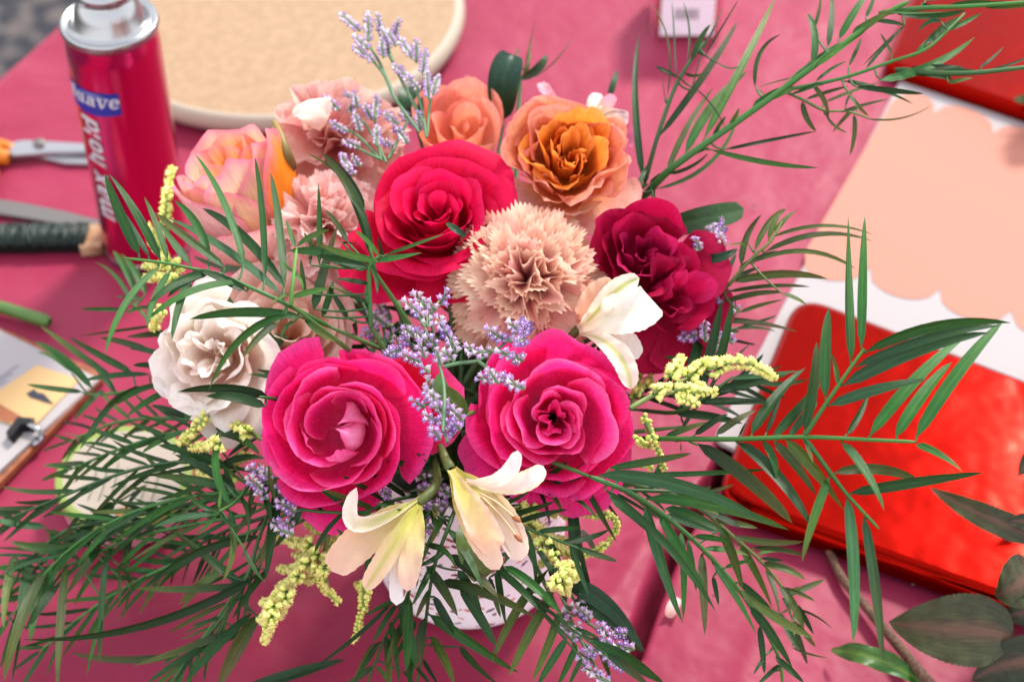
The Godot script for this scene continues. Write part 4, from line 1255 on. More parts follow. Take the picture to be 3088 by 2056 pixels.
	lily("small striped alstroemeria behind the orange rose", [[1620, 820, .170], [1650, 790, .175], [1670, 770, .177]], [
		[[1670, 760, .178, 1660, 700, .186, 1670, 640, .188, 1690, 560, .186], 95, {"base": srgb(225, 215, 110), "tip": srgb(240, 225, 225), "streak": 0.7}],
		[[1670, 760, .178, 1690, 700, .186, 1740, 650, .188, 1790, 570, .184], 85, {"base": srgb(225, 210, 110), "tip": srgb(232, 150, 175), "streak": 0.7}],
		[[1680, 765, .178, 1720, 730, .186, 1790, 700, .186, 1880, 715, .180], 110, {"base": srgb(230, 215, 120), "tip": srgb(242, 220, 222), "streak": 0.8}],
		[[1680, 770, .178, 1740, 750, .184, 1800, 760, .184, 1860, 800, .176], 100, {"base": srgb(232, 220, 130), "tip": srgb(240, 225, 220), "streak": 0.6}],
		[[1720, 780, .172, 1800, 770, .178, 1870, 810, .178, 1940, 870, .170], 110, {"base": srgb(200, 60, 110), "tip": srgb(226, 130, 165), "streak": 0.3}],
		[[1500, 640, .178, 1400, 590, .184, 1380, 540, .184, 1350, 500, .182], 70, {"base": srgb(235, 150, 170), "tip": srgb(240, 190, 200), "streak": 0.5}],
	])

func single_leaf(called: String, label: String, k: Array, w: float, o: Dictionary) -> void:
	var root := thing(called, label, "leaf", at(k[0], k[1], k[2]))
	var q := []
	for i in 4:
		q.append(at(k[i * 3], k[i * 3 + 1], k[i * 3 + 2]) - root.position)
	var g := o.duplicate()
	g.w = w * grain(root.position)
	g.merge({"nv": 16, "nu": 8, "vee": 0.2, "a": 0.6, "b": 0.6, "wave": 0.06})
	part("blade", blade(q, Vector3(0.05, 0.75, 0.65), g), M.leaf, root)
	if g.get("rooted", true):
		stalk(root, root.position, "leaf_stalk", 0.0011)

func fillers() -> void:
	tile = Vector2(955, 0)
	statice("tall lilac statice sprig rising in front of the beige board", 0.205, [[660, 830, 640, 690, 600, 540, 560, 470], [620, 800, 470, 590, 410, 460, 340, 370], [655, 760, 560, 580, 480, 420, 430, 280], [665, 830, 680, 640, 700, 560], [470, 590, 380, 380, 300, 250], [480, 420, 400, 250, 370, 180]],
		[[260, 190, 150, 95], [310, 250, 310, 90], [390, 200, 365, 105], [465, 230, 492, 130], [310, 300, 235, 230], [350, 380, 232, 285], [400, 350, 390, 250], [475, 280, 430, 200], [570, 350, 505, 245], [600, 380, 600, 258], [640, 450, 655, 310], [560, 490, 475, 400], [620, 550, 560, 480], [675, 600, 665, 440], [700, 570, 728, 468], [430, 300, 400, 190]], 26.0, 0.012)
	statice("lilac statice cluster left of the red rose's top", 0.198, [[420, 980, 380, 900, 300, 760, 200, 660], [380, 960, 250, 820, 140, 760], [390, 970, 360, 820, 350, 700], [430, 960, 500, 830, 550, 720], [380, 960, 260, 900, 200, 870]],
		[[140, 670, 55, 595], [215, 690, 185, 570], [245, 650, 228, 570], [190, 800, 95, 745], [265, 800, 228, 690], [350, 710, 362, 590], [335, 730, 295, 645], [360, 880, 360, 770], [260, 890, 175, 858], [490, 750, 415, 690], [555, 730, 520, 685], [625, 790, 610, 690], [550, 870, 495, 790], [460, 890, 405, 850], [200, 1030, 150, 940], [260, 1010, 220, 950], [600, 760, 560, 730], [230, 1060, 190, 1020], [500, 800, 470, 770]], 26.0, 0.0)
	tile = Vector2(955, 636)
	statice("lilac statice sprig over the dark middle of the bouquet", 0.196, [[760, 1330, 770, 1100, 740, 930, 690, 800, 650, 700], [740, 930, 800, 800, 760, 680], [690, 800, 600, 740], [650, 700, 700, 600, 740, 540], [650, 700, 600, 600]],
		[[640, 650, 550, 555], [670, 600, 605, 520], [715, 605, 690, 570], [745, 565, 775, 508], [668, 700, 665, 640], [770, 730, 735, 655], [795, 780, 770, 710], [835, 860, 805, 770], [585, 750, 535, 715], [650, 790, 595, 735], [725, 820, 675, 775], [650, 890, 625, 820], [630, 920, 525, 870], [745, 930, 725, 855], [825, 910, 785, 860], [680, 980, 645, 950], [560, 790, 520, 780], [520, 840, 440, 855]], 38.0)
	statice("lilac statice sprig lying across the right pink rose", 0.212, [[760, 940, 870, 915, 970, 903, 1050, 850, 1120, 810, 1280, 665], [970, 903, 1050, 960, 1150, 1010, 1250, 1065], [1080, 840, 1160, 860, 1240, 895], [1050, 850, 980, 850]],
		[[970, 860, 915, 825], [1055, 845, 975, 855], [1140, 785, 1045, 725], [1175, 795, 1140, 770], [1230, 735, 1175, 690], [1285, 690, 1240, 725], [1260, 770, 1215, 790], [1195, 885, 1115, 860], [1245, 905, 1195, 885], [1085, 1010, 985, 1010], [1095, 1045, 1045, 975], [1185, 1035, 1115, 1005], [1255, 1075, 1180, 1045], [1270, 660, 1250, 700]], 38.0)
	statice("lilac statice sprig between the two front pink roses", 0.182, [[790, 1400, 760, 1280, 720, 1150, 680, 1040], [740, 1220, 830, 1240], [720, 1160, 640, 1170]],
		[[695, 1120, 680, 1035], [650, 1190, 585, 1150], [725, 1200, 695, 1120], [775, 1240, 735, 1180], [825, 1240, 795, 1175], [875, 1270, 830, 1210], [725, 1280, 670, 1240], [810, 1310, 755, 1265], [865, 1320, 825, 1285], [745, 1380, 705, 1325], [835, 1345, 795, 1325], [700, 1160, 670, 1100]], 38.0)
	statice("shaded statice sprig deep beside the red rose's lowest petal", 0.150, [[420, 820, 400, 700, 380, 600], [430, 780, 340, 760]], [[400, 640, 370, 560], [430, 700, 330, 620], [380, 720, 290, 740], [430, 790, 450, 740]], 32.0)
	tile = Vector2(0, 1272)
	statice("violet statice sprig under the left pink rose's lower left", 0.120, [[1560, 250, 1640, 380, 1720, 500, 1770, 640], [1640, 380, 1540, 350], [1700, 460, 1800, 420]],
		[[1590, 320, 1515, 285], [1600, 430, 1510, 350], [1740, 430, 1690, 400], [1800, 450, 1720, 420], [1770, 530, 1690, 490], [1815, 560, 1750, 530], [1710, 650, 1660, 610], [1770, 630, 1700, 600], [1770, 680, 1690, 650], [1620, 470, 1560, 440], [1790, 480, 1740, 470], [1640, 360, 1590, 300]], 36.0)
	tile = Vector2(955, 1272)
	statice("dark purple statice sprig behind the two hanging alstroemerias", 0.118, [[700, 150, 690, 350, 680, 520, 650, 690], [690, 350, 780, 420], [690, 380, 560, 420]],
		[[610, 290, 555, 250], [650, 350, 595, 305], [710, 430, 640, 395], [785, 430, 730, 375], [825, 450, 765, 420], [750, 550, 695, 510], [710, 570, 645, 530], [630, 650, 560, 640], [710, 650, 640, 630], [655, 700, 595, 680], [450, 450, 405, 430], [660, 300, 620, 240], [720, 340, 680, 290], [780, 520, 740, 490], [680, 500, 640, 450]], 36.0)
	statice("lilac statice sprig hanging to the lower right of the vase", 0.075, [[1400, 880, 1480, 1060, 1560, 1250, 1640, 1400, 1740, 1590], [1500, 1100, 1620, 1200, 1760, 1290], [1600, 1330, 1720, 1400, 1840, 1440]],
		[[1580, 1080, 1615, 1030], [1560, 1170, 1515, 1150], [1650, 1200, 1560, 1110], [1570, 1300, 1480, 1220], [1530, 1320, 1575, 1235], [1760, 1300, 1710, 1230], [1790, 1390, 1735, 1305], [1870, 1280, 1795, 1275], [1915, 1375, 1820, 1350], [1670, 1450, 1585, 1390], [1700, 1390, 1635, 1380], [1650, 1500, 1590, 1450], [1800, 1450, 1730, 1400], [1880, 1480, 1800, 1460], [1710, 1540, 1655, 1495], [1770, 1570, 1690, 1535], [1660, 1180, 1610, 1150], [1530, 1280, 1500, 1250]], 36.0)
	tile = Vector2(1910, 636)
	statice("lilac statice sprig standing right of the magenta roses", 0.172, [[300, 400, 400, 270, 460, 160, 530, 70], [420, 240, 400, 190]], [[405, 250, 375, 185], [440, 210, 455, 120], [495, 195, 480, 105], [545, 210, 510, 150], [545, 90, 520, 120], [550, 65, 520, 80], [520, 130, 480, 130]], 32.0)
	statice("lilac statice sprig below the magenta roses' right side", 0.150, [[250, 700, 400, 620, 500, 560, 560, 470], [400, 640, 540, 600, 630, 600]], [[480, 550, 445, 560], [570, 470, 525, 540], [570, 590, 525, 605], [645, 600, 590, 585], [345, 690, 315, 725], [385, 745, 335, 765], [430, 790, 425, 690], [500, 840, 505, 720], [595, 800, 575, 765], [480, 385, 440, 380], [330, 740, 300, 760]], 32.0)

	# goldenrod
	tile = Vector2(0, 0)
	goldenrod("pale goldenrod spike standing against the spray can", 0.175, 0.02, [[1010, 1400, 1005, 1330, 1010, 1250]], [[[985, 1330, 1000, 1200, 1020, 1100, 1038, 1005], 95, 0.25]], 36.0)
	tile = Vector2(0, 636)
	goldenrod("yellow goldenrod cluster behind the left fern's tip", 0.165, 0.02, [[1150, 450, 1040, 350, 950, 150]], [[[960, 230, 920, 160, 880, 95], 70, 0.5], [[1080, 330, 980, 340, 870, 340], 90, 0.6], [[1050, 420, 960, 400, 870, 400], 80, 0.6], [[980, 590, 940, 650, 930, 720], 70, 0.6], [[1000, 300, 970, 200, 960, 130], 60, 0.4]], 38.0)
	goldenrod("yellow goldenrod sprig below the white rose", 0.135, 0.02, [[1580, 1380, 1450, 1300, 1250, 1260]], [[[1260, 1230, 1180, 1310, 1120, 1370, 1085, 1410], 100, 0.6], [[1500, 1340, 1380, 1280, 1240, 1240], 90, 0.5], [[1330, 1400, 1240, 1420, 1150, 1430], 90, 0.8]], 38.0)
	tile = Vector2(0, 1272)
	goldenrod("goldenrod tufts among dark leaves left of the pink rose", 0.115, 0.02, [[1500, 150, 1380, 230, 1250, 280]], [[[1340, 250, 1270, 280, 1205, 260], 80, 0.8], [[1290, 330, 1240, 320, 1200, 290], 70, 0.8], [[1400, 370, 1380, 320, 1370, 270], 60, 0.7], [[1240, 190, 1180, 210, 1140, 200], 60, 0.8], [[1480, 200, 1440, 230, 1420, 260], 60, 0.6]], 38.0)
	goldenrod("long yellow goldenrod sprig drooping at the lower left", 0.105, 0.04, [[2090, 560, 1990, 640, 1900, 780, 1780, 920, 1660, 1080, 1610, 1250], [1980, 680, 1950, 850, 1980, 1000]],
		[[[1880, 740, 1780, 730, 1680, 690], 90, 0.95], [[1920, 800, 1850, 830, 1780, 800], 90, 0.95], [[1860, 860, 1780, 890, 1690, 890], 90, 1.0], [[1930, 870, 1900, 930, 1850, 960], 90, 1.0], [[1800, 930, 1730, 980, 1670, 1010], 90, 1.0], [[1730, 1020, 1640, 1080, 1580, 1090], 90, 1.0], [[1720, 1060, 1700, 1120, 1690, 1170], 80, 1.0], [[1650, 1110, 1600, 1180, 1570, 1190], 80, 1.0], [[1640, 1170, 1610, 1260, 1600, 1320], 90, 0.9], [[1960, 880, 1940, 960, 1970, 1020, 2040, 1080], 80, 0.3], [[2010, 620, 1930, 660, 1850, 620], 70, 0.3], [[2090, 650, 2030, 720, 1960, 780], 80, 0.4]], 37.0)
	goldenrod("budded goldenrod spike hanging left of the vase", 0.095, 0.04, [[2260, 820, 2210, 930, 2190, 1000]], [[[2240, 950, 2180, 1000, 2150, 980], 60, 0.1], [[2210, 960, 2200, 1060, 2170, 1200, 2135, 1310], 105, 0.1]], 38.0)
	tile = Vector2(955, 1272)
	goldenrod("yellow goldenrod sprig in front of the vase's right side", 0.120, 0.045, [[1220, 500, 1290, 620, 1400, 760, 1460, 880, 1490, 1000]],
		[[[1220, 520, 1260, 640, 1330, 740], 110, 0.9], [[1280, 620, 1380, 690, 1500, 720], 130, 1.0], [[1360, 740, 1440, 760, 1530, 790], 120, 1.0], [[1290, 520, 1360, 530, 1450, 560], 90, 0.5], [[1440, 800, 1400, 830, 1350, 860], 70, 0.7], [[1480, 870, 1540, 870, 1560, 860], 60, 0.9], [[1490, 900, 1540, 930, 1570, 930], 60, 0.9], [[1480, 960, 1490, 1000, 1500, 1040], 110, 1.0], [[1440, 960, 1430, 980, 1410, 980], 70, 0.9]], 37.0)
	goldenrod("green budded goldenrod curling right of the vase rim", 0.108, 0.02, [[1480, 520, 1620, 530, 1750, 560, 1800, 620, 1760, 740, 1640, 810]], [[[1460, 520, 1500, 560, 1540, 600], 90, 0.0], [[1560, 520, 1660, 560, 1740, 560], 80, 0.0], [[1740, 560, 1810, 600, 1790, 680, 1740, 740], 60, 0.0], [[1740, 740, 1690, 780, 1620, 810], 60, 0.0]], 34.0)
	tile = Vector2(1910, 636)
	goldenrod("large yellow goldenrod spray pointing right beside the pink rose", 0.185, 0.0, [[-20, 1190, 100, 1120, 300, 1020, 450, 950], [100, 1120, 300, 1080]],
		[[[220, 1000, 260, 930, 300, 880], 100, 1.0], [[330, 1000, 400, 930, 500, 900], 120, 1.0], [[450, 960, 560, 920, 700, 920, 800, 970, 845, 1005], 125, 0.9], [[120, 1100, 160, 1070, 220, 1060], 110, 1.0], [[250, 1080, 330, 1070, 420, 1050], 100, 0.9], [[340, 1100, 430, 1090, 495, 1090], 80, 0.9], [[280, 1120, 330, 1140, 385, 1170], 70, 0.9]], 37.0)
	goldenrod("thin budded goldenrod spray at the pink rose's right edge", 0.150, 0.02, [[60, 1240, 110, 1350, 150, 1450, 190, 1560]], [[[60, 1240, 90, 1290, 110, 1350], 60, 0.0], [[20, 1370, 60, 1400, 100, 1420], 60, 0.0], [[110, 1350, 150, 1450, 190, 1560], 75, 0.0], [[40, 1520, 80, 1530, 110, 1550], 50, 0.1]], 36.0)
	tile = Vector2(955, 636)
	goldenrod("shaded goldenrod tuft under the white alstroemeria", 0.130, 0.0, [[1900, 1180, 1930, 1050, 1980, 930]], [[[1920, 1120, 1930, 1040, 1950, 960], 100, 0.2], [[1990, 1060, 2010, 990, 2050, 920], 70, 0.2]], 38.0)

	# broader leaves
	tile = Vector2(955, 636)
	single_leaf("green_leaf", "light green folded leaf between the front pink roses", [900, 1235, .165, 850, 1120, .178, 700, 1130, .186, 755, 972, .192], 120, {"base": Color(0.10, 0.17, 0.04), "tip": Color(0.14, 0.26, 0.07), "vee": 0.5})
	tile = Vector2(955, 1272)
	single_leaf("green_leaf", "olive green broad leaf hanging before the vase", [890, 610, .130, 900, 720, .132, 960, 840, .124, 1010, 945, .112], 175, {"base": Color(0.07, 0.12, 0.03), "tip": Color(0.13, 0.17, 0.05), "a": 0.5, "b": 0.3})
	single_leaf("green_leaf", "thick dark upright blade leaf beside the vase's right edge", [1545, 500, .110, 1550, 680, .108, 1560, 850, .095, 1640, 1010, .075], 80, {"base": Color(0.015, 0.05, 0.02), "tip": Color(0.02, 0.07, 0.025), "a": 0.3, "b": 0.3})
	single_leaf("green_leaf", "dark leaf tip pointing down right past the statice", [1530, 985, .085, 1640, 1010, .088, 1800, 1100, .080, 1975, 1385, .060], 110, {"base": Color(0.014, 0.05, 0.022), "tip": Color(0.02, 0.065, 0.025), "a": 0.35, "b": 0.7})
	single_leaf("green_leaf", "second dark leaf under the down-right leaf tip", [1555, 1075, .075, 1700, 1120, .080, 1850, 1230, .072, 1960, 1390, .050], 95, {"base": Color(0.02, 0.07, 0.03), "tip": Color(0.02, 0.065, 0.025), "a": 0.4, "b": 0.7})
	tile = Vector2(1910, 0)
	single_leaf("green_leaf", "flat broad green leaf right behind the magenta roses", [130, 1420, .160, 300, 1330, .172, 480, 1320, .176, 668, 1258, .172], 150, {"base": Color(0.035, 0.09, 0.03), "tip": Color(0.045, 0.105, 0.035), "a": 0.45, "b": 0.3})
	single_leaf("green_leaf", "short dark curved leaf above the statice right of magenta", [380, 1560, .168, 440, 1570, .175, 550, 1560, .178, 630, 1500, .176], 55, {"base": Color(0.012, 0.045, 0.02), "tip": Color(0.015, 0.05, 0.02)})
	tile = Vector2(955, 0)
	single_leaf("green_leaf", "dark broad leaf standing behind the orange rose", [1130, 720, .165, 1100, 560, .185, 1130, 420, .195, 1180, 330, .195], 190, {"base": Color(0.02, 0.07, 0.03), "tip": Color(0.018, 0.055, 0.035), "a": 0.5, "b": 0.35, "cup": 0.3})
	single_leaf("green_leaf", "dark leaf tip left of the coral rose, behind statice", [600, 760, .17, 580, 680, .18, 560, 600, .185, 550, 520, .185], 150, {"base": Color(0.018, 0.06, 0.025), "tip": Color(0.025, 0.075, 0.03), "a": 0.6, "b": 0.4})
	single_leaf("green_leaf", "small pointed leaf above the coral rose", [850, 640, .165, 820, 600, .175, 790, 570, .18, 755, 535, .18], 60, {"base": Color(0.02, 0.06, 0.025), "tip": Color(0.03, 0.08, 0.03)})
	single_leaf("green_leaf", "pointed leaf between coral rose and the broad dark leaf", [1060, 640, .165, 1010, 590, .178, 960, 520, .184, 920, 460, .184], 75, {"base": Color(0.02, 0.06, 0.025), "tip": Color(0.035, 0.085, 0.03)})
	single_leaf("green_leaf", "thin leaf curving up right of the broad dark leaf", [1230, 480, .175, 1310, 450, .185, 1370, 390, .19, 1385, 330, .19], 55, {"base": Color(0.03, 0.08, 0.03), "tip": Color(0.04, 0.075, 0.025)})
	single_leaf("green_leaf", "short green leaf tip above the small striped alstroemeria", [1760, 600, .175, 1775, 550, .18, 1790, 490, .182, 1815, 425, .182], 40, {"base": Color(0.02, 0.06, 0.02), "tip": Color(0.035, 0.08, 0.025)})
	single_leaf("green_leaf", "small dark leaf lying on the red rose's front", [900, 1420, .215, 860, 1400, .218, 820, 1370, .219, 780, 1342, .218], 42, {"base": Color(0.014, 0.045, 0.02), "tip": Color(0.03, 0.08, 0.03), "rooted": false})

func greens() -> void:
	# left fern over the white and the orange rose
	tile = Vector2(0, 636)
	sprig("fern sprig crossing in front of the white and cream-orange roses", [[1990, 700, .190], [1760, 580, .212], [1640, 520, .218], [1460, 440, .222], [1300, 375, .224], [1170, 350, .226], [1000, 315, .228], [750, 285, .230]],
		[[840, 265, 630, -225, 66, -12, 0.01], [970, 300, 655, -222, 58, 10, 0.012], [900, 280, 700, -40, 38, 0, 0.0, "dark"], [1010, 300, 868, -86, 46, 10], [1150, 322, 955, 60, 60, -10], [1360, 345, 932, 10, 56, -20], [1262, 280, 1052, -62, 52, 34], [1700, 510, 1008, 42, 66, 22, 0.0, "blue"], [1475, 332, 1172, -347, 52, 36], [1600, 418, 1535, -326, 54, 20], [1715, 462, 1630, -232, 52, 14], [1722, 474, 1218, -16, 58, 26],
		[955, 342, 635, 858, 52, 46, -0.01], [1025, 362, 885, 700, 48, 20], [1160, 372, 1034, 782, 48, 12], [1270, 372, 870, 598, 50, 24, 0.0, "dark"], [1455, 430, 880, 664, 54, 38], [1480, 480, 1180, 352, 62, 0, 0.0, "dark"], [1830, 645, 1143, 652, 64, 16], [1672, 676, 1460, 885, 48, 16, 0.0, "dark"], [1722, 625, 1255, 1086, 66, 70], [1775, 668, 1690, 770, 40, 10, 0.0, "dark"], [1836, 640, 2030, 792, 36, 26], [1260, 380, 1010, 520, 46, 20, -0.01, "dark"]], "mid", 0.005)
	sprig("fern leaves poking out between white rose and left pink rose", [[1750, 1160, .150], [1640, 1130, .165], [1560, 1120, .17]], [[1620, 1120, 1072, 1090, 72, 14, 0.012], [1600, 1180, 1240, 1118, 70, 14, 0.004, "dark"], [1710, 990, 1548, 955, 44, -6], [1690, 1020, 1498, 985, 36, 6]], "dark")
	sprig("small light green sprig tip above the peach rose", [[1755, 570, .216], [1765, 430, .224], [1788, 220, .230]], [[1780, 215, 1722, 55, 28, 0], [1790, 215, 1988, 112, 42, -14], [1765, 365, 1688, 302, 26, -4], [1768, 370, 1828, 478, 46, -14], [1762, 520, 1980, 468, 40, -6], [1745, 500, 1628, 562, 18, 6], [1790, 230, 1740, 250, 20, 0]], "light", 0.004)
	sprig("dark fern between left fern and the red rose", [[2235, 700, .185], [2228, 500, .196], [2225, 340, .205], [2290, 268, .210]], [[2285, 270, 2140, 118, 32, 8, 0.004, "light"], [2330, 262, 2680, 138, 24, 10, 0.006, "light"], [2270, 296, 2545, 252, 50, 10, 0.004], [2260, 300, 1905, 198, 52, -10, 0.004, "light"], [2222, 345, 1910, 268, 62, 0, 0.0, "dark"], [2225, 440, 2030, 408, 62, 0, 0.0, "dark"], [2215, 555, 1965, 448, 62, 0, 0.0, "dark"], [2232, 330, 2275, 500, 44, -16], [2215, 590, 2235, 380, 46, -10], [1890, 604, 2040, 74, 72, 0, 0.01, "blue"], [2210, 300, 1740, 240, 64, 0, 0.0, "dark"], [1838, 500, 1812, 290, 50, 0, 0.0], [1900, 250, 1830, 130, 40, 0], [1925, 330, 1920, -170, 50, 8, 0.01], [2100, 195, 1960, -8, 34, 10, 0.0, "dark"], [1870, 330, 1880, 150, 46, 0, 0.0, "dark"], [1940, 640, 2010, 420, 50, 8, 0.0, "dark"], [2060, 190, 2150, 200, 40, 0, 0.0, "dark"], [2100, 650, 1990, 480, 50, 0, 0.0, "dark"], [2140, 350, 1990, 300, 44, 0, 0.0, "dark"]], "mid", 0.003)
	tile = Vector2(0, 0)
	sprig("long curved fern leaves at the red rose's left edge", [[2260, 1640, .196], [2245, 1560, .202], [2225, 1480, .206]], [[2240, 1560, 1935, 920, 56, 54, 0.012], [2200, 1260, 1945, 928, 40, 30, 0.006, "dark"], [2120, 1140, 1842, 920, 14, 16, 0.008], [2230, 1480, 2110, 1180, 34, 20, 0.0, "dark"], [2310, 1560, 2280, 1430, 30, 0, 0.0, "dark"]], "mid", 0.01)

	# left background ferns
	tile = Vector2(0, 636)
	sprig("blurred fern sprig reaching over the white clipboard", [[1100, 1120, .125], [900, 1060, .110], [700, 1100, .090], [530, 1105, .075]], [[680, 1010, 240, 690, 46, -10], [800, 975, 415, 758, 52, -10], [905, 985, 500, 1022, 36, 0, 0.0, "blue"], [560, 1075, 208, 788, 50, 16], [430, 970, 215, 850, 30, 16], [500, 1090, 160, 1045, 36, -12], [700, 1100, 560, 930, 40, 0], [620, 1080, 440, 1270, 36, 0], [740, 1090, 480, 1440, 40, 0, 0.0, "blue"], [850, 1060, 640, 1190, 40, 10], [950, 1050, 700, 1170, 44, 8], [1000, 1090, 760, 1240, 44, 0]], "mid", 0.0)
	sprig("fern sprig behind the white rose's left side", [[1060, 900, .130], [960, 760, .125], [860, 620, .118], [800, 560, .112]], [[880, 505, 728, 258, 52, 10], [828, 515, 680, 240, 44, 8], [800, 572, 565, 308, 36, 26], [860, 530, 700, 515, 34, -4, 0.0, "blue"], [780, 600, 480, 590, 26, -4], [940, 690, 470, 755, 16, -14], [930, 860, 600, 765, 48, 10, 0.0, "blue"], [900, 580, 760, 620, 36, 6], [1000, 730, 760, 760, 40, -8, 0.0, "dark"], [1000, 880, 780, 830, 40, 6, 0.0, "dark"], [1020, 950, 800, 930, 36, 6, 0.0, "dark"]], "mid", 0.0)
	leafy("fern sprig low at the left, over the clipboard's edge", [[1180, 1260, .100], [900, 1250, .085], [650, 1290, .065], [420, 1390, .045]], 18, 330, 40, 30, "mid")
	leafy("fern sprig arching left below the white rose", [[1450, 1330, .125], [1100, 1330, .115], [760, 1420, .095], [420, 1560, .070]], 20, 360, 46, 26, "mid")
	tile = Vector2(0, 1272)
	leafy("long fern sprig over the round tin toward the left edge", [[1550, 300, .115], [1150, 240, .110], [760, 300, .095], [300, 480, .075], [60, 580, .06]], 22, 420, 52, 22, "dark")
	leafy("fern sprig running to the lower left corner", [[1600, 420, .105], [1200, 440, .098], [760, 560, .082], [380, 800, .060], [60, 1180, .035]], 24, 420, 56, 26, "mid")
	leafy("fern sprig drooping below the round tin", [[1500, 560, .098], [1150, 620, .088], [800, 700, .070], [420, 860, .050], [120, 960, .035]], 20, 420, 48, 30, "mid")
	sprig("fern leaves hanging at the left edge", [[420, 640, .062], [250, 760, .052], [120, 900, .045], [20, 1100, .035]], [[400, 850, 345, 1640, 60, 0, 0.0, "olive"], [300, 860, 20, 1560, 70, 20, 0.0, "olive"], [260, 880, 180, 1330, 60, 0], [180, 830, 120, 1290, 60, 10], [90, 800, 20, 1250, 60, 10, 0.0, "olive"], [270, 630, -60, 580, 70, -14, 0.01, "blue"], [430, 770, 60, 720, 60, -26, 0.01], [140, 885, -60, 880, 36, -8, 0.005], [350, 980, 150, 1260, 50, 0, 0.0, "dark"], [320, 640, 360, 900, 44, 10], [480, 560, 380, 740, 70, 10, 0.0, "olive"], [700, 480, 400, 760, 64, 10, 0.0, "dark"], [880, 380, 740, 560, 80, 10, 0.0, "dark"], [660, 740, 600, 1450, 44, 10, 0.0, "blue"], [600, 760, 400, 1040, 50, 0], [790, 1000, 740, 1190, 14, 0], [720, 860, 725, 1130, 36, 0, 0.0, "dark"], [790, 690, 805, 1020, 50, 36, 0.0, "dark"], [640, 1100, 520, 1530, 24, 0], [120, 1300, 70, 1570, 20, 0, 0.0, "dark"]], "mid", 0.0)
	sprig("arching fern leaves under the left goldenrod", [[1640, 500, .105], [1560, 700, .098], [1480, 960, .085], [1330, 1190, .070], [1180, 1370, .058], [1030, 1570, .045]], [[1580, 690, 885, 990, 60, 60, 0.0, "dark"], [1490, 980, 810, 1000, 46, -26, -0.01, "dark"], [1340, 900, 1080, 1100, 60, 6, -0.01, "olive"], [1480, 1000, 1030, 650, 56, 0, 0.01, "dark"], [1560, 920, 135, 1310, 60, -150, -0.02, "dark"], [1440, 1240, 800, 1470, 50, -16, -0.01, "dark"], [1080, 1400, 425, 1390, 46, -50, -0.01], [1330, 1180, 1150, 1230, 24, 0], [1350, 1190, 1290, 1390, 26, 0], [1460, 1020, 1310, 1290, 40, 10], [1620, 890, 1400, 1190, 46, 10], [1560, 1160, 1310, 1600, 86, 6, 0.0, "olive"], [1520, 1150, 1110, 1570, 56, 0, 0.0, "dark"], [1300, 1330, 880, 1580, 56, 0, 0.0], [1470, 1260, 1200, 1400, 40, 0, 0.0, "dark"], [1600, 780, 1560, 860, 40, 0], [1180, 1380, 1060, 1560, 40, 0]], "dark", -0.004)
	sprig("curled fern sprig tip left of the violet statice", [[1500, 380, .118], [1420, 480, .124], [1320, 540, .128]], [[1420, 400, 1050, 195, 56, 10, 0.006, "blue"], [1380, 400, 920, 325, 62, 14, 0.006, "blue"], [1390, 500, 1330, 60, 50, -60, 0.01], [1320, 540, 1125, 422, 52, -26], [1320, 520, 1335, 390, 40, 0, 0.0, "light"], [1305, 560, 1175, 680, 20, -10], [1325, 540, 1450, 625, 22, 26], [1300, 545, 1000, 555, 36, -22], [1290, 560, 920, 638, 44, 16, 0.0, "blue"], [1440, 430, 1450, 800, 36, -60], [1380, 520, 1340, 960, 40, -50, -0.01], [1540, 360, 1490, 620, 56, 0, 0.0, "dark"], [1660, 400, 1550, 880, 62, -40, -0.01, "olive"], [1680, 380, 1600, 960, 66, -10, -0.01, "dark"], [1470, 760, 1600, 970, 30, 14, -0.01], [1330, 260, 1600, 220, 62, -20, 0.0, "dark"], [1250, 60, 1570, 200, 80, -30, 0.01, "dark"], [1380, 280, 950, 140, 60, 10, 0.0, "dark"], [1600, 340, 1640, 610, 44, 10, 0.0, "dark"]], "mid", 0.004)
	leafy("fine fern frond crossing the round tin's lower rim", [[1520, 420, .100], [1180, 480, .092], [820, 600, .078], [500, 700, .062], [200, 820, .05]], 24, 380, 44, 22, "dark")
	leafy("fine fern frond trailing to the bottom left corner", [[1560, 640, .092], [1240, 780, .080], [900, 920, .064], [560, 1120, .046], [240, 1380, .028]], 24, 400, 46, 24, "mid")
	leafy("fern frond hanging down below the left goldenrod", [[1620, 700, .090], [1500, 900, .078], [1340, 1140, .060], [1200, 1330, .045], [1080, 1520, .03]], 20, 340, 42, 26, "mid")
	leafy("dark fern mass behind the lower left goldenrod", [[1640, 560, .090], [1400, 640, .080], [1160, 760, .065], [960, 900, .045]], 14, 360, 44, 35, "dark")

	# big flat fern at the right
	tile = Vector2(1910, 636)
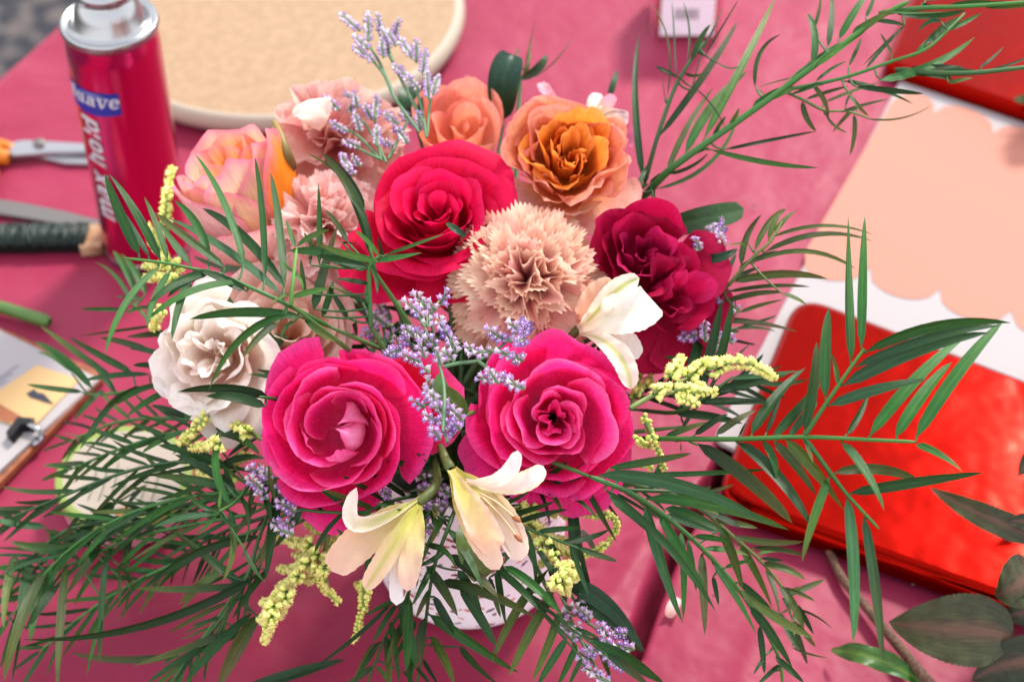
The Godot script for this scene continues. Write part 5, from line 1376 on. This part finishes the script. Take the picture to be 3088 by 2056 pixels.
	sprig("large flat fern spreading right over the red foil box", [[20, 1372, .135], [160, 1372, .150], [620, 1375, .172], [1030, 1362, .186], [1400, 1378, .190], [1705, 1392, .192]],
		[[1285, 1350, 1420, 1095, 78, 12], [1420, 1362, 2018, 742, 88, -20, 0.006], [1580, 1366, 1922, 910, 78, -14], [1700, 1374, 2232, 660, 78, -20, 0.01], [710, 1350, 1040, 945, 78, -14, 0.0, "dark"], [838, 1368, 1130, 1040, 66, 10, 0.0, "dark"], [935, 1365, 1110, 1150, 50, 0, 0.0, "dark"], [800, 1340, 890, 1110, 36, 0, 0.0, "dark"], [1030, 1330, 1105, 790, 62, 18, 0.006], [190, 1365, 480, 1268, 64, -6, 0.0, "dark"], [370, 1350, 570, 1225, 46, 0, 0.0, "dark"], [500, 1350, 745, 1200, 74, -8, 0.0, "olive"], [640, 1355, 680, 1275, 26, 0, 0.0, "dark"],
		[385, 1402, 960, 1882, 84, -30, -0.01, "dark"], [630, 1392, 1080, 1912, 76, -24, -0.012, "dark"], [780, 1387, 862, 1625, 84, -24, -0.006, "dark"], [848, 1392, 1100, 1712, 62, -10, -0.012, "olive"], [920, 1382, 1270, 1802, 84, -14, -0.014, "olive"], [1030, 1382, 1085, 1522, 50, 0, -0.006], [284, 1382, 286, 1458, 40, 0, 0.0, "dark"], [1258, 1392, 1512, 1802, 88, -14, -0.008], [1705, 1406, 1985, 1572, 74, -8, 0.0]], "mid", 0.004, true, 0.0013)
	sprig("shaded fern tip between the goldenrod spray and the red foil", [[40, 1200, .125], [250, 1215, .140], [390, 1150, .148], [500, 1075, .154], [600, 1000, .158]], [[385, 1152, 830, 1160, 58, 10, 0.0, "dark"], [250, 1218, 660, 1282, 62, -8, 0.0, "dark"], [490, 1080, 950, 970, 62, 8, 0.0, "dark"], [590, 1008, 1010, 965, 44, 10, 0.0, "blue"], [420, 1130, 690, 1040, 44, 6, 0.0, "dark"]], "dark", 0.004)
	sprig("upper side branch of the large right fern", [[1030, 1362, .186], [1170, 1150, .200], [1300, 960, .210], [1392, 832, .216]], [[1160, 1132, 1180, 588, 78, -16, 0.008], [1232, 1048, 1195, 860, 68, 8], [1312, 918, 1295, 24, 82, -14, 0.02], [1375, 835, 1396, 28, 68, -10, 0.02], [1398, 852, 2278, 674, 74, -46, 0.014], [1330, 945, 2225, 690, 62, -30, 0.012, "blue"], [1262, 1052, 2145, 732, 78, -30, 0.012, "blue"], [1182, 1172, 1778, 1016, 74, -10, 0.008, "blue"]], "mid", 0.004, false)
	tile = Vector2(1910, 1272)
	sprig("lower side branch of the large right fern", [[1030, 90, .186], [1190, 310, .178], [1300, 450, .170], [1480, 642, .160]], [[1210, 308, 1720, 352, 62, -26, -0.01, "olive"], [1300, 430, 2118, 304, 78, 16, 0.012], [1182, 330, 1018, 842, 66, 6, -0.01], [1288, 450, 1325, 1332, 84, -14, -0.02, "blue"], [1386, 562, 1505, 1430, 70, -14, -0.022, "blue"]], "mid", 0.0, false)
	# ferns right of the magenta roses
	tile = Vector2(1910, 636)
	sprig("fern with arching leaves over the peach card's left edge", [[420, 560, .150], [560, 460, .165], [640, 370, .172], [740, 260, .180], [830, 180, .184], [900, 60, .188]], [[835, 160, 1452, 146, 30, -46], [790, 250, 1448, 184, 36, -56], [720, 312, 1340, 350, 38, -70], [605, 428, 1172, 410, 50, -22, 0.0, "olive"], [650, 330, 775, 20, 44, -36], [730, 240, 925, -12, 44, -26], [815, 172, 905, -14, 34, -10], [850, 132, 985, -2, 38, -6], [700, 200, 560, 210, 16, 0], [560, 490, 1070, 458, 30, -18, 0.0, "olive"], [550, 550, 905, 490, 36, -10], [900, 500, 1045, 566, 26, -6, -0.01], [640, 612, 905, 534, 26, -8, 0.0, "olive"], [355, 662, 995, 730, 36, -10, -0.01, "olive"], [540, 430, 620, 260, 40, 0, 0.0, "dark"], [600, 420, 760, 340, 30, 0, 0.0, "dark"], [640, 340, 870, 240, 26, 0, 0.0, "dark"]], "olive", 0.004)
	sprig("three dark upright blades behind the right goldenrod", [[300, 1300, .130], [400, 1150, .140], [500, 1020, .150]], [[285, 1250, 440, 570, 74, 6, 0.02, "dark"], [395, 1120, 535, 538, 66, 6, 0.02, "dark"], [500, 1010, 598, 540, 60, 6, 0.02, "dark"], [340, 900, 180, 880, 30, 0, 0.0, "dark"], [230, 1110, 330, 760, 40, 0, 0.0, "dark"]], "dark")
	leafy("dark fern in the gap right of the hot pink rose", [[-40, 1130, .125], [200, 1110, .130], [480, 1060, .132], [760, 1040, .130]], 14, 330, 50, 30, "dark")
	leafy("shaded fern under the right goldenrod spray", [[-60, 1000, .120], [150, 900, .130], [380, 780, .132], [640, 700, .130]], 12, 280, 36, 30, "dark")

	# top right
	tile = Vector2(1910, 0)
	sprig("long fern branch rising to the upper right corner", [[60, 1190, .175], [190, 1050, .190], [330, 940, .200], [560, 780, .212], [870, 560, .226], [1180, 330, .240], [1480, 110, .252], [1660, 10, .258]],
		[[200, 1050, 485, 528, 38, -18, 0.0, "olive"], [312, 930, 692, 430, 56, -40], [420, 850, 860, -20, 58, 30, 0.01, "light"], [460, 900, 1122, 1012, 40, 26, 0.0, "light"], [540, 905, 1112, 790, 22, 20, -0.01, "dark"], [215, 1048, 455, 920, 26, 26, 0.0, "dark"], [130, 1142, 640, 660, 26, 120, 0.0], [570, 770, 640, 650, 32, 6], [735, 530, 890, 208, 28, -60, 0.0, "dark"], [1080, 390, 1048, 78, 48, 30], [1172, 285, 1192, -60, 44, 10], [1240, 240, 1420, -50, 46, 0], [1400, 105, 1460, -50, 28, 6], [1480, 128, 1640, 152, 34, -6, 0.0, "blue"], [1500, 70, 1960, 66, 46, 20, 0.01], [1085, 180, 1130, -20, 22, 10], [340, 940, 460, 890, 46, 0, 0.0, "dark"], [480, 830, 560, 700, 40, -6], [720, 640, 960, 520, 50, 0], [950, 500, 1240, 260, 50, 0], [800, 600, 1010, 520, 44, 0, 0.0, "light"], [1100, 400, 1400, 190, 46, 0, 0.0, "light"], [1320, 200, 1560, 60, 46, 0, 0.0, "light"], [1000, 460, 740, 530, 10, 0], [1100, 360, 900, 520, 10, 10], [740, 540, 800, 580, 18, 0]], "mid", 0.006, true, 0.0021)
	sprig("side branch hanging over the scalloped card's top", [[900, 545, .226], [1090, 510, .232], [1300, 460, .238], [1560, 370, .244], [1760, 300, .248], [1900, 180, .252], [2000, 80, .254]],
		[[1085, 520, 1180, 700, 46, -14, -0.01, "olive"], [1100, 492, 1290, 370, 22, -8], [1400, 420, 1645, 152, 24, 0, 0.0, "dark"], [1480, 485, 2062, 222, 52, 50, 0.0], [1270, 488, 1692, 630, 46, -10, -0.01, "dark"], [1340, 525, 1752, 566, 34, 4, -0.01, "dark"], [1300, 560, 1420, 700, 26, 10, 0.0, "olive"], [1560, 330, 1490, 200, 16, 0], [1300, 400, 1375, 230, 24, 6], [1700, 330, 1840, 200, 36, 0], [1760, 270, 1990, 100, 60, 0], [1900, 180, 2100, 80, 36, 6], [1860, 130, 1720, 190, 46, 26, 0.0, "blue"], [1150, 500, 940, 575, 26, 0, 0.0]], "mid", 0.0, false)
	sprig("curled olive twig drooping over the card's peach scallop", [[900, 545, .226], [1030, 605, .222], [1150, 665, .218], [1290, 672, .214], [1420, 712, .210]],
		[[1020, 612, 1105, 792, 46, 20, -0.01, "olive"], [1400, 715, 1805, 632, 14, 46, -0.01, "olive"], [1040, 600, 1300, 520, 26, -4, 0.0, "olive"], [1120, 660, 1180, 720, 60, -14, -0.01, "dark"], [1160, 690, 1290, 800, 24, 24, -0.01, "olive"], [1280, 640, 1320, 560, 40, -8, 0.0, "dark"], [1150, 620, 1480, 500, 22, 8], [1250, 680, 1540, 600, 30, 8], [1330, 690, 1305, 940, 34, -14, -0.012, "olive"], [1350, 640, 1200, 800, 26, 0, -0.01, "olive"]], "olive", 0.0, false, 0.0009)
	sprig("thick leafy tip crossing the upper foil box", [[1580, 420, .235], [1800, 440, .240], [2050, 440, .244], [2420, 400, .248]], [[1650, 420, 2000, 410, 46, 0, 0.0, "dark"], [1850, 440, 2110, 440, 60, 0, 0.0, "blue"], [2090, 410, 2236, 280, 36, 8, 0.0, "dark"], [1700, 450, 1930, 480, 36, 0], [2100, 440, 2420, 330, 20, 10], [1900, 500, 2050, 470, 36, 0, 0.0, "olive"], [1600, 430, 1760, 440, 40, 0, 0.0, "dark"]], "dark", 0.0, false, 0.0018)
	sprig("dark fern tip leaving the top right corner", [[1480, 80, .250], [1740, 50, .256], [2000, 40, .262], [2420, 10, .268]], [[1560, 66, 2010, 60, 50, 36, 0.0], [1740, 20, 1900, 40, 40, 20, 0.0, "dark"], [1900, 40, 2200, 20, 50, 10, 0.0], [2100, 30, 2430, 30, 50, 6, 0.0], [1760, 0, 1960, -40, 36, 0, 0.0, "dark"], [1640, 150, 1380, 400, 12, 0, 0.0, "dark"]], "mid", 0.0, false, 0.0016)
	sprig("wispy dark stem with hair thin leaves by the glass candle", [[70, 1100, .180], [110, 950, .190], [160, 780, .200], [250, 530, .212], [330, 390, .220], [430, 250, .226]], [[60, 1090, 38, 205, 50, -40, 0.02], [200, 600, 80, -10, 12, 70], [260, 490, 232, 0, 11, 0], [322, 390, 300, 10, 14, 26], [150, 830, 628, 130, 46, 40, 0.01], [350, 370, 466, 148, 32, -10, 0.01], [430, 340, 640, -10, 12, 0, 0.01], [400, 330, 540, 40, 12, 10], [190, 600, 170, 430, 10, 0], [130, 400, 350, 530, 12, 0], [310, 440, 420, 440, 22, 20], [350, 550, 430, 260, 12, 0], [510, 380, 640, 405, 26, 26, 0.0, "olive"], [90, 1110, 10, 1170, 30, 0], [200, 780, 300, 650, 14, 0], [140, 860, 180, 740, 30, 0, 0.0, "dark"], [350, 520, 560, 780, 10, -10]], "dark", 0.004, true, 0.0014)
	sprig("pair of thin dark tips at the orange rose's right edge", [[120, 1240, .180], [115, 1150, .184]], [[118, 1240, 128, 1070, 26, 0, 0.0, "dark"], [20, 1150, 90, 990, 34, 0, 0.0, "dark"], [100, 1100, 170, 1040, 22, 0]], "dark")
	tile = Vector2(955, 0)
	sprig("thin faded tendrils behind the broad dark leaf", [[1230, 480, .170], [1260, 430, .180], [1290, 330, .186]], [[1240, 470, 1320, 120, 10, 0, 0.01, "olive"], [1330, 460, 1545, 220, 12, 30, 0.01, "olive"], [1280, 420, 1300, 230, 16, -10, 0.0, "olive"], [1200, 400, 1225, 290, 18, -10, 0.0]], "olive")

	# lower right
	tile = Vector2(1910, 1272)
	sprig("fern sprig arching to the lower right with glossy leaves", [[-260, 330, .150], [-80, 400, .145], [70, 480, .138], [340, 690, .122], [560, 920, .100], [720, 1130, .080], [870, 1400, .055], [900, 1580, .040]],
		[[-210, 320, 800, 604, 80, -70, 0.01, "blue"], [70, 462, 942, 652, 72, -30, 0.006], [-150, 280, 355, 188, 46, 20, 0.01], [-80, 320, 832, 282, 36, 16, 0.01], [70, 502, 300, 1212, 78, 10, -0.012, "blue"], [156, 560, 440, 1042, 66, 10, -0.01], [285, 656, 300, 1190, 44, -10, -0.01], [190, 520, 560, 680, 60, -10, 0.0], [365, 690, 600, 726, 50, -6], [432, 762, 700, 806, 50, -4], [412, 790, 430, 1284, 54, 0, -0.01, "olive"], [480, 850, 740, 1282, 68, -6, -0.01], [522, 632, 662, 1010, 64, -6, 0.0, "olive"], [330, 720, 380, 1020, 36, 0, -0.01], [480, 930, 515, 1105, 40, 0, -0.01, "blue"], [550, 880, 730, 830, 36, 0], [-180, 400, 498, 1142, 56, -50, -0.02, "dark"], [-150, 450, 440, 990, 60, -10, -0.02], [640, 1010, 1086, 1302, 66, 20, -0.01, "olive"], [630, 960, 830, 1120, 60, 0, 0.0, "dark"], [700, 1110, 960, 1480, 56, -10, -0.01, "dark"], [760, 1230, 790, 1520, 40, 0, -0.01, "dark"], [800, 1400, 725, 1520, 50, 0, 0.0, "blue"], [860, 1420, 1030, 1570, 60, 0, 0.0, "dark"], [820, 1500, 900, 1470, 50, 0, 0.0, "dark"], [880, 1460, 740, 1590, 50, 0, 0.0, "dark"]], "mid", 0.0, true, 0.0013)
	sprig("second fern sprig behind the glossy lower right one", [[280, 450, .118], [450, 560, .110], [600, 690, .100], [780, 850, .085], [900, 1000, .072], [980, 1120, .06]], [[480, 590, 750, 640, 40, 0], [600, 690, 1030, 720, 44, 26, 0.0, "olive"], [720, 760, 1030, 805, 30, -8], [640, 740, 840, 1120, 50, -8, 0.0, "olive"], [780, 850, 1040, 952, 50, -6, 0.0, "olive"], [800, 890, 880, 1180, 50, -6], [750, 800, 880, 780, 44, -10, 0.0, "light"], [770, 820, 905, 838, 40, 0, 0.0, "blue"], [930, 1040, 1150, 950, 46, 6], [900, 1000, 1095, 1080, 30, 0, 0.0], [880, 985, 1030, 1250, 60, -8, 0.0], [940, 1020, 1030, 1000, 50, -6], [980, 1100, 1090, 1280, 50, -6, 0.0, "dark"], [1000, 1130, 1205, 1250, 16, -10], [900, 1060, 960, 1200, 50, 0, 0.0, "blue"], [960, 1200, 1100, 1355, 40, 0, -0.01], [980, 1260, 1050, 1460, 36, 0, -0.01], [960, 1360, 1170, 1420, 14, 10, -0.01, "olive"], [880, 1150, 1000, 1380, 50, 0, 0.0, "blue"], [310, 470, 520, 560, 40, 0, 0.0, "olive"], [380, 500, 650, 640, 50, 0, 0.0, "dark"], [200, 560, 520, 660, 60, 0, 0.0, "blue"]], "olive", 0.0)
	leafy("low dark fern between the foil box and the vase", [[-380, 320, .100], [-160, 400, .095], [120, 420, .085], [420, 430, .070]], 14, 300, 40, 30, "dark")

	# in front of the vase
	tile = Vector2(955, 1272)
	sprig("fern sprig hanging down the middle of the vase", [[835, 520, .125], [800, 620, .128], [730, 800, .120], [690, 960, .105], [660, 1180, .080], [640, 1380, .055], [600, 1590, .035]],
		[[660, 740, 840, 890, 64, -34, 0.01], [780, 770, 600, 870, 50, -20, 0.005], [660, 870, 850, 1172, 60, -14, 0.0], [750, 960, 1312, 1176, 66, -20, 0.01], [680, 1160, 1222, 1512, 74, 10, 0.0, "mid"], [860, 1000, 1078, 1350, 78, -10, -0.01], [706, 1046, 856, 1300, 64, 6, -0.01], [800, 800, 1100, 1070, 62, -10, 0.0, "dark"], [790, 640, 1000, 1010, 60, -14, 0.0, "dark"], [850, 890, 1000, 1170, 60, -10, -0.01, "dark"], [720, 560, 800, 640, 40, 0, 0.0, "dark"], [640, 720, 600, 1000, 40, 0, 0.0, "dark"], [700, 860, 570, 1110, 50, 0, -0.005, "dark"], [680, 1010, 600, 1180, 46, 0, -0.005], [650, 1180, 580, 1500, 60, 0, -0.01, "dark"], [690, 1290, 830, 1580, 56, -8, -0.005, "olive"], [860, 1350, 1110, 1590, 60, 14, -0.005], [640, 1430, 740, 1590, 46, 0], [600, 1480, 690, 1590, 46, 0], [780, 560, 690, 740, 40, 0, 0.0, "dark"], [840, 540, 940, 640, 46, 0, 0.0, "dark"]], "dark", 0.0)
	sprig("fern leaves crossing over the vase's right half", [[1100, 800, .122], [1120, 880, .115], [1250, 1020, .100]], [[1080, 880, 1345, 1140, 52, -6, 0.0, "mid"], [1130, 868, 1475, 1162, 56, -12, 0.0, "mid"], [1085, 890, 1145, 1245, 50, 0, -0.01], [1040, 930, 1110, 1180, 50, 0, -0.01], [1200, 760, 1120, 860, 60, 0, 0.0], [1390, 900, 1052, 1446, 60, 20, -0.02, "olive"], [1430, 1020, 1160, 1530, 60, 10, -0.02, "olive"], [1470, 1130, 1300, 1560, 56, -10, -0.02, "olive"], [1510, 1300, 1330, 1590, 50, 0, -0.01], [1570, 1340, 1450, 1590, 50, 0, -0.01, "mid"], [1600, 1420, 1520, 1590, 46, 0, -0.01], [1330, 760, 1440, 940, 40, 0, 0.0, "dark"], [1400, 880, 1500, 1080, 40, 0, 0.0, "dark"], [1560, 1240, 1700, 1300, 46, 0, 0.0], [1650, 1330, 2080, 1570, 80, -20, -0.01, "mid"], [1750, 1400, 2000, 1590, 60, 0, -0.01]], "dark", 0.0)
	sprig("fern sprig spreading below the vase's left foot", [[560, 1000, .100], [520, 1120, .085], [430, 1260, .065], [360, 1430, .045], [300, 1590, .03]], [[470, 1080, 290, 1172, 36, 0, -0.005], [480, 1100, 340, 1330, 36, 0, -0.005], [520, 1080, 600, 1480, 76, 8, -0.01], [560, 1060, 540, 1500, 60, 0, -0.01], [440, 1200, 500, 1590, 56, -8, -0.01, "mid"], [380, 1320, 210, 1590, 36, -6, 0.0, "mid"], [335, 1470, 150, 1590, 56, -10, 0.0, "blue"], [360, 1470, 440, 1590, 46, -6, 0.0, "light"], [420, 1290, 440, 1590, 50, 0, -0.005], [540, 1180, 420, 1460, 46, 0], [600, 1200, 460, 1440, 46, 0, -0.005], [560, 1300, 560, 1590, 56, 0], [520, 1500, 600, 1590, 46, 0], [340, 1330, 220, 1560, 20, 0, 0.0, "light"], [460, 1080, 0, 1470, 30, -30, -0.02, "dark"]], "dark", 0.0)
	sprig("slim leaves trailing right of the statice at the bottom", [[1480, 1180, .070], [1640, 1300, .060], [1850, 1450, .048]], [[1530, 1240, 1560, 1400, 40, 0], [1640, 1310, 1900, 1390, 46, 0, 0.0, "dark"], [1700, 1340, 1780, 1560, 46, 0], [1800, 1420, 2090, 1570, 60, 0, 0.0], [1590, 650, 1700, 830, 56, 0, 0.03, "mid"], [1620, 1000, 1560, 1040, 40, 0]], "dark", 0.0)

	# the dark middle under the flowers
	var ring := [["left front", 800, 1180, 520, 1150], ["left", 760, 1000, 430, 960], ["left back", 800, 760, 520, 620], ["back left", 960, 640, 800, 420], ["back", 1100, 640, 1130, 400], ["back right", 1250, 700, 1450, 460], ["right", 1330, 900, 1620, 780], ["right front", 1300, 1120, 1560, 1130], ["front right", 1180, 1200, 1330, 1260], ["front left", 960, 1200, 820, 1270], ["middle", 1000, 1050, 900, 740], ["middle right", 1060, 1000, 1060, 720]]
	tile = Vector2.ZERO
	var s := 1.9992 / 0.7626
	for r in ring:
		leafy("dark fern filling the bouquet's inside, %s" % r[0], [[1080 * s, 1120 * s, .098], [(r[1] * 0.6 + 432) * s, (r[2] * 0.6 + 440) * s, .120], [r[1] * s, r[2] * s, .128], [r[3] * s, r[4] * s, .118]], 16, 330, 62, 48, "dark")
